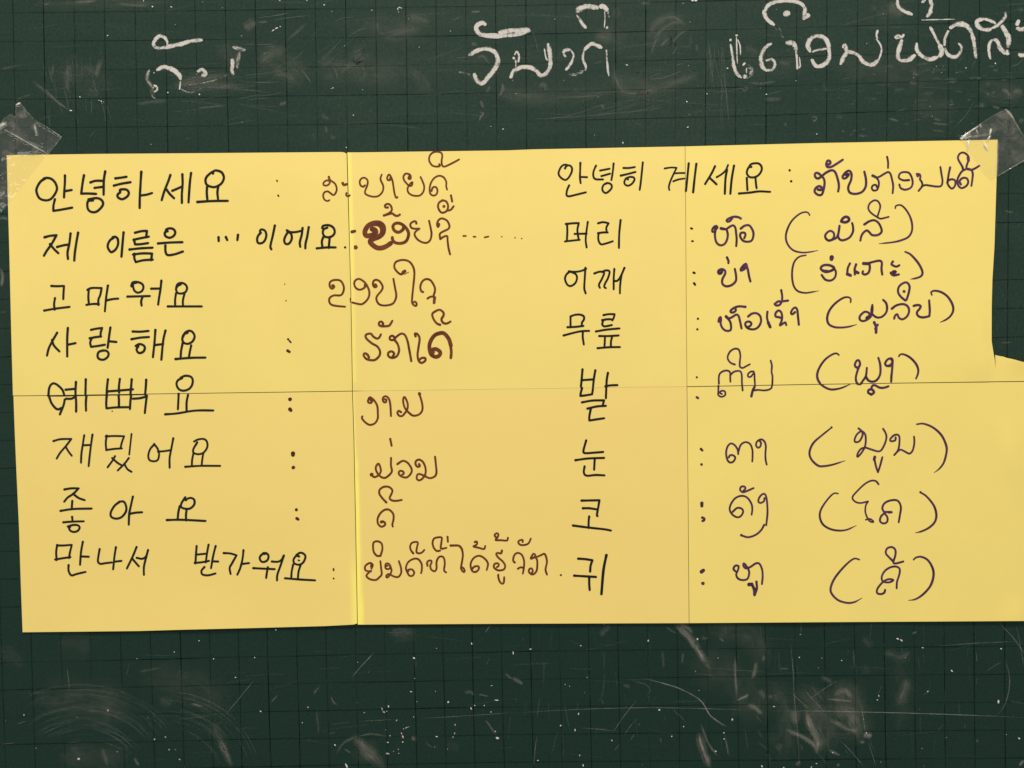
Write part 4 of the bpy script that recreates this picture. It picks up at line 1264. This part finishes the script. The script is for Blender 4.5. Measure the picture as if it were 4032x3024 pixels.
for i in range(48):
    x = random.uniform(-300, 4300); y = random.choice((random.uniform(-200, 545), random.uniform(2500, 3200)))
    CR.append((x, y, random.uniform(0.9, 2.0), random.uniform(1, 2), random.uniform(0, 3)))
for lst, nm, mt in ((CR, "chalk_crumbs_and_glints", M_SPECK), (CP, "pink_chalk_crumbs", M_PINK)):
    V = []; F = []
    for q in lst: crumb(V, F, q[0], q[1], q[2] * (0.58 if q[2] > 3.7 else 0.42) * (0.8 if lst is CP else 1.0), q[3] * 0.92 + 0.1, q[4])
    o = mesh_obj(nm, V, F, mt, board, smooth_shade=False); o["kind"] = "stuff"

# ------------------------------------------------------------------ the six yellow sheets
SEAM_L = [(560, 1366.5), (599, 1366.5), (719, 1370), (1066, 1379), (1132, 1381), (1539, 1388), (1717, 1393.5), (2042, 1400), (2458, 1407.5), (2520, 1408.5)]
SEAM_R = [(560, 2697.5), (777, 2699.5), (1160, 2702), (1522, 2705), (1960, 2709.5), (2160, 2711), (2454, 2713.5), (2520, 2714)]
SEAM_H = [(0, 1559), (100, 1558.5), (900, 1547), (1080, 1544.5), (1388, 1540), (1880, 1533.5), (2425, 1525.5), (2705, 1522.5), (3200, 1513.5), (3500, 1509), (4000, 1502), (4100, 1500.5)]
sl = lambda y: lerp_list(SEAM_L, y)
sr = lambda y: lerp_list(SEAM_R, y)
sh = lambda x: lerp_list(SEAM_H, x)
LEFT = [(600, 25.5), (611, 26), (1000, 37), (1300, 44), (1559, 51), (1700, 56), (1863, 63), (2080, 73), (2300, 80), (2489, 87)]
TOP = [(20, 611), (380, 606), (800, 603), (1340, 598.5), (1366, 600), (1400, 600), (2000, 592), (2100, 588), (2690, 576.5), (3232, 563), (3928, 550), (4000, 549)]
BOT = [(80, 2489.5), (547, 2484.5), (700, 2480), (1008, 2472.5), (1281, 2465), (1395, 2459), (1407, 2457), (1409, 2459.5), (1700, 2457.5), (2100, 2455.5), (2710, 2453.5), (3232, 2449.8), (4050, 2445)]
CUT = [(540, 3928.5), (550, 3928), (681, 3924.6), (970, 3915.6), (1100, 3907.6), (1201, 3905), (1342, 3904.5), (1382, 3910.6), (1418, 3917), (1454, 3921), (1504, 3925)]
TEAR = [(3918, 1397), (4000, 1417), (4050, 1431)]
RIGHT = [(1400, 4047), (2450, 4046)]
left = lambda y: lerp_list(LEFT, y)
top = lambda x: lerp_list(TOP, x)
bot = lambda x: lerp_list(BOT, x)
cut = lambda y: lerp_list(CUT, y)

OFF = {'TL': 0.0011, 'TM': 0.0011, 'TR': 0.00145, 'BL': 0.0011, 'BM': 0.00115, 'BR': 0.0011}
def sheet_of(px, py):
    row = 'T' if py < sh(px) else 'B'
    return row + ('L' if px < sl(py) else 'M' if px < sr(py) else 'R')
def height(key, px, py):
    """how far the paper stands off the board"""
    h = OFF[key]
    h += 0.00045 * mnoise.noise((px * 0.0014, py * 0.0016, 3.0))
    h += 0.00026 * mnoise.noise((px * 0.0052, py * 0.0046, 1.0)) + 0.00006 * mnoise.noise((px * 0.015, py * 0.015, 6.0))
    # edges of the sheets roll towards the board
    if key[1] == 'L': h -= 0.00045 * (1 - smooth(0, 140, px - left(py))); h -= 0.0003 * (1 - smooth(0, 30, sl(py) - px))
    if key[1] == 'M': h += 0.0003 * (1 - smooth(0, 26, px - sl(py)))
    if key == 'BL': h += 0.0009 * smooth(2150, 2460, py) * (1 - smooth(0, 90, sl(py) - px))
    if key[0] == 'B': h += 0.0022 * max(0.0, min(1.0, 1 - (bot(px) - py) / 300.0)) ** 2 * (0.75 + 0.6 * mnoise.noise((px * 0.003, 0, 7)))
    if key[0] == 'T': h -= 0.0004 * (1 - smooth(0, 120, py - top(px)))
    if key == 'TR':
        c = cut(py)
        if px <= c + 1:
            h += 0.0013 * smooth(1130, 1415, py) * (1 - smooth(1425, 1535, py)) * smooth(-240, -44, px - c) * (1 - smooth(-44, 0, px - c))
        h += 0.0018 * smooth(3925, 4046, px) * (1 - smooth(1400, 1500, py)) * smooth(1396, 1420, py)
    if key == 'BR':
        h += 0.0014 * smooth(3900, 4008, px) * (1 - smooth(4008, 4046, px)) * smooth(2330, 2440, py)
        fold = 3985 + (py - 1760) * 0.16
        h += 0.0017 * smooth(fold - 85, fold, px) * (1 - smooth(fold, fold + 60, px)) * math.exp(-((py - 1800) / 130.0) ** 2)
    return max(0.0005, h)

LIGHT_TONE = {'TL': 0.0, 'TM': 0.15, 'TR': -0.35, 'BL': 0.5, 'BM': 0.85, 'BR': -0.3}  # stands in for light falling unevenly on the sheets
class Sheet:
    def __init__(self, key): self.key = key; self.v = []; self.f = []; self.px = []
    def patch(self, nu, nv, fn):
        base = len(self.v)
        for j in range(nv + 1):
            for i in range(nu + 1):
                px, py = fn(i / nu, j / nv)
                self.v.append(W(px, py, height(self.key, px, py))); self.px.append((px, py))
        for j in range(nv):
            for i in range(nu):
                a = base + j * (nu + 1) + i
                self.f.append((a, a + nu + 1, a + nu + 2, a + 1))
    def build(self):
        bm = bmesh.new(); lay = bm.verts.layers.float.new("layer"); ton = bm.verts.layers.float.new("light_tone")
        vs = []
        for co, (px, py) in zip(self.v, self.px):
            v = bm.verts.new(co); vs.append(v)
            L = 0.0
            if self.key[1] == 'M':                 # the neighbouring sheet reaches a little way under this one
                d = px - sl(py)
                w = 17 + 3 * mnoise.noise((0, py * 0.012, 2.0))
                if 1500 < py < 1980: w = 3 + 14 * smooth(1640, 1960, py) + 5 * mnoise.noise((0, py * 0.02, 5.0)) * smooth(1600, 1700, py)
                elif py >= 1980: w = 19 + 4 * smooth(2200, 2450, py) + 2.5 * mnoise.noise((0, py * 0.014, 5.0))
                L = (1 - smooth(w - 5, w + 4, d)) * (0.95 if py > 1545 else 0.62)
                if 1090 < py < 1540: L *= 0.6
            if self.key == 'BL':
                L = 0.75 * smooth(2120, 2330, py) * (1 - smooth(6, 34, sl(py) - px))
            v[lay] = L; v[ton] = LIGHT_TONE[self.key]
        for f in self.f:
            try: bm.faces.new([vs[i] for i in f])
            except ValueError: pass
        bmesh.ops.remove_doubles(bm, verts=bm.verts, dist=2e-6)
        for f in bm.faces: f.smooth = True
        for e in bm.edges:
            if e.is_boundary: e.smooth = False
        me = bpy.data.meshes.new("paper_sheet"); bm.to_mesh(me); bm.free()
        me.materials.append(M_PAPER)
        o = bpy.data.objects.new("paper_sheet", me); COL.objects.link(o)
        md = o.modifiers.new("thickness", 'SOLIDIFY'); md.thickness = 0.00022; md.offset = -1.0
        return o

def quad(xl, xr, yt, yb):
    """sheet bounded by x = xl(y), xr(y) and y = yt(x), yb(x)"""
    def fn(u, v):
        x = 0; y = 0
        x0, x1 = xl(1500), xr(1500); x = x0 + (x1 - x0) * u
        for _ in range(4):
            y = yt(x) + (yb(x) - yt(x)) * v
            x = xl(y) + (xr(y) - xl(y)) * u
        return x, y
    return fn
g = 1.3
SHEETS = {}
def simple(key, xl, xr, yt, yb, nu=134, nv=95):
    s = Sheet(key); s.patch(nu, nv, quad(xl, xr, yt, yb)); SHEETS[key] = s.build()
def rtop(x):   # slightly rounded corner beside the seam
    return top(x) + 5 * smooth(1352, 1366, x) * (x < 1368)
def rbot(x):
    return bot(x) - 3 * smooth(1392, 1406, x) * (x < 1408)
simple('TL', left, lambda y: sl(y) - 1.9 * (1 - 0.35 * smooth(700, 1000, y)), rtop, lambda x: sh(x) - 1.3)
simple('TM', lambda y: sl(y) + 1.2, lambda y: sr(y) - 0.8, top, lambda x: sh(x) - 1.2 + 0.9 * smooth(1390, 1450, x))
simple('BL', lambda y: left(y) + 2, lambda y: sl(y) - 1.4, lambda x: sh(x) + 1.3, rbot)
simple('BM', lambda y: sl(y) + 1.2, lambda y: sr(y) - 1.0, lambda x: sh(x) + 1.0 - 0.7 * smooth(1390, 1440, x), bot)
simple('BR', lambda y: sr(y) + 0.9, lambda y: lerp_list(RIGHT, y), lambda x: sh(x) + 1.6, bot, 160, 100)
s = Sheet('TR')
shb = lambda x: sh(x) - 1.3
apex = 1454.0
def tr_a(u, v):       # above the slit's end
    y = 0; x = 0
    x = sr(1000) + 0.9 + (cut(1000) - sr(1000) - 0.9) * u
    for _ in range(4):
        y = top(x) + (apex - top(x)) * v
        x = sr(y) + 0.9 + (cut(y) - sr(y) - 0.9) * u
    return x, y
def tr_b(u, v):       # below it
    x = sr(apex) + 0.9 + (cut(apex) - sr(apex) - 0.9) * u
    y = apex + (shb(x) - apex) * v
    x = sr(y) + 0.9 + (cut(apex) - sr(y) - 0.9) * u
    y = apex + (shb(x) - apex) * v
    return x, y
def tr_c(u, v):       # torn strip right of the slit, above its end
    x = cut(apex) + (4047 - cut(apex)) * u
    y0 = lerp_list(TEAR, x) + 2.2 * mnoise.noise((x * 0.05, 0, 3)) * min(1, u * 4)
    y = y0 + (apex - y0) * v
    return x + (1 - u) * 1.0 * (-2.2 + 2.2 * v), y
def tr_d(u, v):
    x = cut(apex) + (4047 - cut(apex)) * u
    return x, apex + (shb(x) - apex) * v
s.patch(150, 130, tr_a); s.patch(150, 8, tr_b); s.patch(16, 10, tr_c); s.patch(16, 8, tr_d)
SHEETS['TR'] = s.build()
GROUP = "yellow sheets set edge to edge in two rows"
for key, lab in {'TL': "upper left yellow sheet with five black Korean lines, crumpled tape on its corner",
                 'TM': "middle sheet of the upper yellow row, brown Lao words beside a black Korean column",
                 'TR': "upper right yellow sheet with a slit in its right edge and shiny taped corner",
                 'BL': "yellow sheet with four black Korean lines, at lower left above bare chalkboard",
                 'BM': "middle sheet of the lower yellow row, long brown Lao line along its bottom",
                 'BR': "lower right yellow sheet with three purple Lao words in brackets"}.items():
    tag(SHEETS[key], lab, "paper sheet", GROUP)

# ------------------------------------------------------------------ marker writing, each piece on the sheet it was written on
seq = 0
for wd in parse(INK, 2.765):
    per = {}
    for pts, w, al in wd["strokes"]:
        seq += 1
        P = catmull(pts, 3.2); n = len(P)
        hoff = 0.00009 + 0.000004 * (seq % 14)
        if n == 1:
            x, y = P[0]; k = sheet_of(x, y); V, F = per.setdefault(k, ([], []))
            b = len(V); h0 = height(k, x, y) + hoff; V.append(W(x, y, h0)); m = 14
            for i in range(m):
                a = 2 * math.pi * i / m; rr = w / 2 * random.uniform(0.9, 1.08)
                V.append(W(x + rr * math.cos(a), y + rr * math.sin(a), h0))
            for i in range(m): F.append((b, b + 1 + i, b + 1 + (i + 1) % m))
            continue
        nrm = []; half = []
        for i in range(n):
            a = P[max(0, i - 1)]; b_ = P[min(n - 1, i + 1)]
            dx, dy = b_[0] - a[0], b_[1] - a[1]; L = math.hypot(dx, dy) or 1.0
            nrm.append((-dy / L, dx / L))
            t = i / (n - 1)
            hw = w / 2 * 1.14 * (1 + 0.09 * mnoise.noise((P[i][0] * 0.03, P[i][1] * 0.03, seq * 0.7)))
            if wd["taper"]: hw *= (0.80 + 0.35 * math.sin(math.pi * min(1, t * 1.05))) * (1 - 0.6 * smooth(0.90, 1.0, t))
            else: hw *= 1 + 0.10 * (1 - smooth(0, 0.12, t)) - 0.04 * smooth(0.9, 1, t)
            half.append(hw)
        def put(k, x, y, i):
            V = per.setdefault(k, ([], []))[0]
            V.append(W(x, y, height(k, x, y) + hoff + 0.00002 * i / n)); return len(V) - 1
        for i in range(n - 1):
            (x0, y0), (x1, y1) = P[i], P[i + 1]
            k = sheet_of((x0 + x1) / 2, (y0 + y1) / 2 + (14 if wd["taper"] and i > 0.8 * n else 0)); F = per.setdefault(k, ([], []))[1]
            ids = [put(k, x0 - nrm[i][0] * half[i], y0 - nrm[i][1] * half[i], i), put(k, x0 + nrm[i][0] * half[i], y0 + nrm[i][1] * half[i], i),
                   put(k, x1 + nrm[i + 1][0] * half[i + 1], y1 + nrm[i + 1][1] * half[i + 1], i + 1), put(k, x1 - nrm[i + 1][0] * half[i + 1], y1 - nrm[i + 1][1] * half[i + 1], i + 1)]
            F.append(tuple(ids))
        caps = [(0, -1), (n - 1, 1)]
        acc = 0
        for p in pts[1:-1]:
            if p[2]:
                j = min(range(n), key=lambda q: (P[q][0] - p[0]) ** 2 + (P[q][1] - p[1]) ** 2); caps.append((j, 0))
        for j, sgn in caps:
            x, y = P[j]; k = sheet_of(x, y); F = per.setdefault(k, ([], []))[1]
            c = put(k, x, y, j); m = 8; r = half[j]
            base_a = math.atan2(nrm[j][1], nrm[j][0])
            ring = []
            span = math.pi if sgn else 2 * math.pi
            for q in range(m + 1):
                a = base_a - (q / m) * span * (1 if sgn >= 0 else -1)
                ring.append(put(k, x + r * math.cos(a), y + r * math.sin(a), j))
            for q in range(m): F.append((c, ring[q], ring[q + 1]))
    for k, (V, F) in per.items():
        if F: mesh_obj(wd["name"], V, F, M_INK[wd["ink"]], SHEETS[k])

# ------------------------------------------------------------------ clear tape over the two upper corners
def inside(poly, x, y):
    c = False; j = len(poly) - 1
    for i in range(len(poly)):
        (xi, yi), (xj, yj) = poly[i], poly[j]
        if (yi > y) != (yj > y) and x < (xj - xi) * (y - yi) / (yj - yi) + xi: c = not c
        j = i
    return c
def surf(px, py):
    """board, or the sheet lying on it"""
    if px > left(py) and py > top(px) and px < cut(py): return height(sheet_of(px, py), px, py) + 0.0001
    return 0.00055
def seg_dist(px, py, a, b):
    (x0, y0), (x1, y1) = a, b
    L2 = (x1 - x0) ** 2 + (y1 - y0) ** 2 or 1.0
    t = max(0, min(1, ((px - x0) * (x1 - x0) + (py - y0) * (y1 - y0)) / L2))
    return math.hypot(px - x0 - t * (x1 - x0), py - y0 - t * (y1 - y0))
def ridge(px, py, a, b, w, amp):
    (x0, y0), (x1, y1) = a, b
    L2 = (x1 - x0) ** 2 + (y1 - y0) ** 2
    t = max(0, min(1, ((px - x0) * (x1 - x0) + (py - y0) * (y1 - y0)) / L2))
    d = math.hypot(px - x0 - t * (x1 - x0), py - y0 - t * (y1 - y0))
    return amp * math.exp(-(d / w) ** 2) * (0.5 + 0.5 * math.sin(math.pi * min(1, max(0, t))))
def tape(poly, ridges, milkspots, label, step=2.0):
    xs = [p[0] for p in poly]; ys = [p[1] for p in poly]
    x0, y0 = min(xs), min(ys); nx = int((max(xs) - x0) / step) + 2; ny = int((max(ys) - y0) / step) + 2
    idx = {}; V = []; F = []; MK = []; CRS = []
    def vert(i, j):
        if (i, j) not in idx:
            px, py = x0 + i * step, y0 + j * step
            hh = max(surf(px + dx, py + dy) for dx in (-6, 0, 6) for dy in (-6, 0, 6)) + 0.00016
            hh += 0.00018 * mnoise.noise((px * 0.03, py * 0.03, 11.0)) + 0.0001 * mnoise.noise((px * 0.08, py * 0.08, 2.0))
            cz = 0.0
            for r in ridges:
                q = ridge(px, py, *r[:4]); hh += q
                if len(r) > 4: cz = max(cz, r[4] * (ridge(px, py, r[0], r[1], r[2] * 0.62, 1.0)))
            e = min(seg_dist(px, py, poly[a], poly[(a + 1) % len(poly)]) for a in range(len(poly)))
            cz = max(cz, 0.30 * (1 - smooth(0.5, 3.0, e)) * (0.5 + mnoise.noise((px * 0.05, py * 0.05, 4))))
            mk = 0.16
            for (mx, my, mr, ma) in milkspots: mk = max(mk, ma * (1 - smooth(mr * 0.5, mr, math.hypot(px - mx, py - my))))
            if px > left(py) + 3 and py > top(px) + 3 and px < cut(py) - 3: mk *= 0.12
            idx[(i, j)] = len(V); V.append(W(px, py, max(0.0006, hh))); MK.append(mk); CRS.append(min(1, max(0, cz)))
        return idx[(i, j)]
    for j in range(ny):
        for i in range(nx):
            cx, cy = x0 + (i + .5) * step, y0 + (j + .5) * step
            if inside(poly, cx, cy): F.append((vert(i, j), vert(i, j + 1), vert(i + 1, j + 1), vert(i + 1, j)))
    o = mesh_obj("clear_tape", V, F, M_TAPE, None, None, {"milk": MK, "crease": CRS})
    tag(o, label, "tape", "clear tape pieces holding the upper corners")
    return o
tape([(62, 410), (80, 403), (100, 430), (135, 470), (172, 492), (208, 514), (244, 539), (218, 573), (192, 606), (181, 614), (120, 690), (43, 791), (0, 840), (-60, 900), (-150, 800), (-120, 640), (-60, 540), (0, 488), (14, 468), (38, 449), (48, 452), (60, 462)],
     [((135, 492), (143, 523), 6, 0.0010, 0.8), ((20, 512), (190, 607), 5, 0.0008, 0.5), ((55, 530), (180, 582), 4, 0.0006), ((205, 512), (246, 540), 4, 0.0008, 0.8), ((135, 470), (205, 512), 6, 0.0010), ((62, 412), (82, 404), 6, 0.0009, 1.2), ((10, 620), (60, 600), 8, 0.0008), ((20, 660), (30, 760), 6, 0.0008), ((-14, 500), (20, 486), 10, 0.0006, 0.9), ((60, 600), (190, 590), 8, 0.0006)],
     [(95, 445), (150, 505), (175, 520)] and [(90, 440, 36, 1.0), (150, 500, 34, 0.9), (172, 522, 34, 1.0), (40, 475, 44, 0.75), (5, 500, 36, 0.95), (60, 520, 30, 0.5), (110, 600, 60, 0.6), (185, 595, 26, 0.8), (20, 620, 40, 0.9), (30, 700, 40, 0.5), (10, 760, 40, 0.6), (205, 560, 36, 0.3), (70, 560, 60, 0.35)],
     "crumpled clear tape with ragged peaks over the upper left corner of the sheets")
tape([(3779, 544), (3800, 527), (3832, 506), (3865, 483), (3890, 468), (3916, 451), (3960, 428), (3979, 440), (4000, 481), (4027, 527), (4052, 570), (4070, 600), (4060, 618), (4032, 634), (3980, 664), (3928, 695), (3905, 712), (3878, 690), (3845, 640), (3815, 600), (3786, 555)],
     [((3778, 544), (3852, 497), 5, 0.0014, 1.5), ((3784, 548), (3818, 526), 5, 0.0012, 1.7), ((3800, 546), (3824, 536), 4, 0.0012, 1.2), ((3857, 484), (3862, 500), 4, 0.0010, 1.0), ((3842, 508), (3850, 524), 4, 0.0012, 1.1), ((3903, 508), (3897, 530), 4.5, 0.0012, 1.6), ((3886, 556), (3899, 535), 4.5, 0.0014, 1.6), ((3816, 553), (3812, 582), 6, 0.0012, 1.7), ((3803, 606), (3814, 575), 5, 0.0008, 1.4), ((3874, 557), (3888, 586), 7, 0.0014, 1.7), ((3844, 556), (3846, 572), 4, 0.0007, 0.5), ((3960, 430), (3992, 470), 5, 0.0009, 0.5), ((3975, 440), (4024, 525), 5, 0.0007, 0.4), ((3810, 541), (3890, 530), 7, 0.0007, 0.25), ((3926, 697), (4044, 626), 4, 0.0006, 0.5), ((3930, 560), (3926, 690), 5, 0.0006, 0.3)],
     [(3950, 465, 46, 0.9), (3975, 500, 50, 0.65), (3920, 490, 44, 0.6), (3880, 505, 40, 0.5), (3840, 530, 36, 0.6), (3990, 560, 60, 0.45), (4010, 600, 50, 0.6), (3960, 590, 50, 0.4), (3950, 640, 40, 0.35), (3980, 445, 30, 1.0), (3850, 540, 50, 0.45)],
     "shiny wrinkled clear tape over the upper right corner of the sheets")
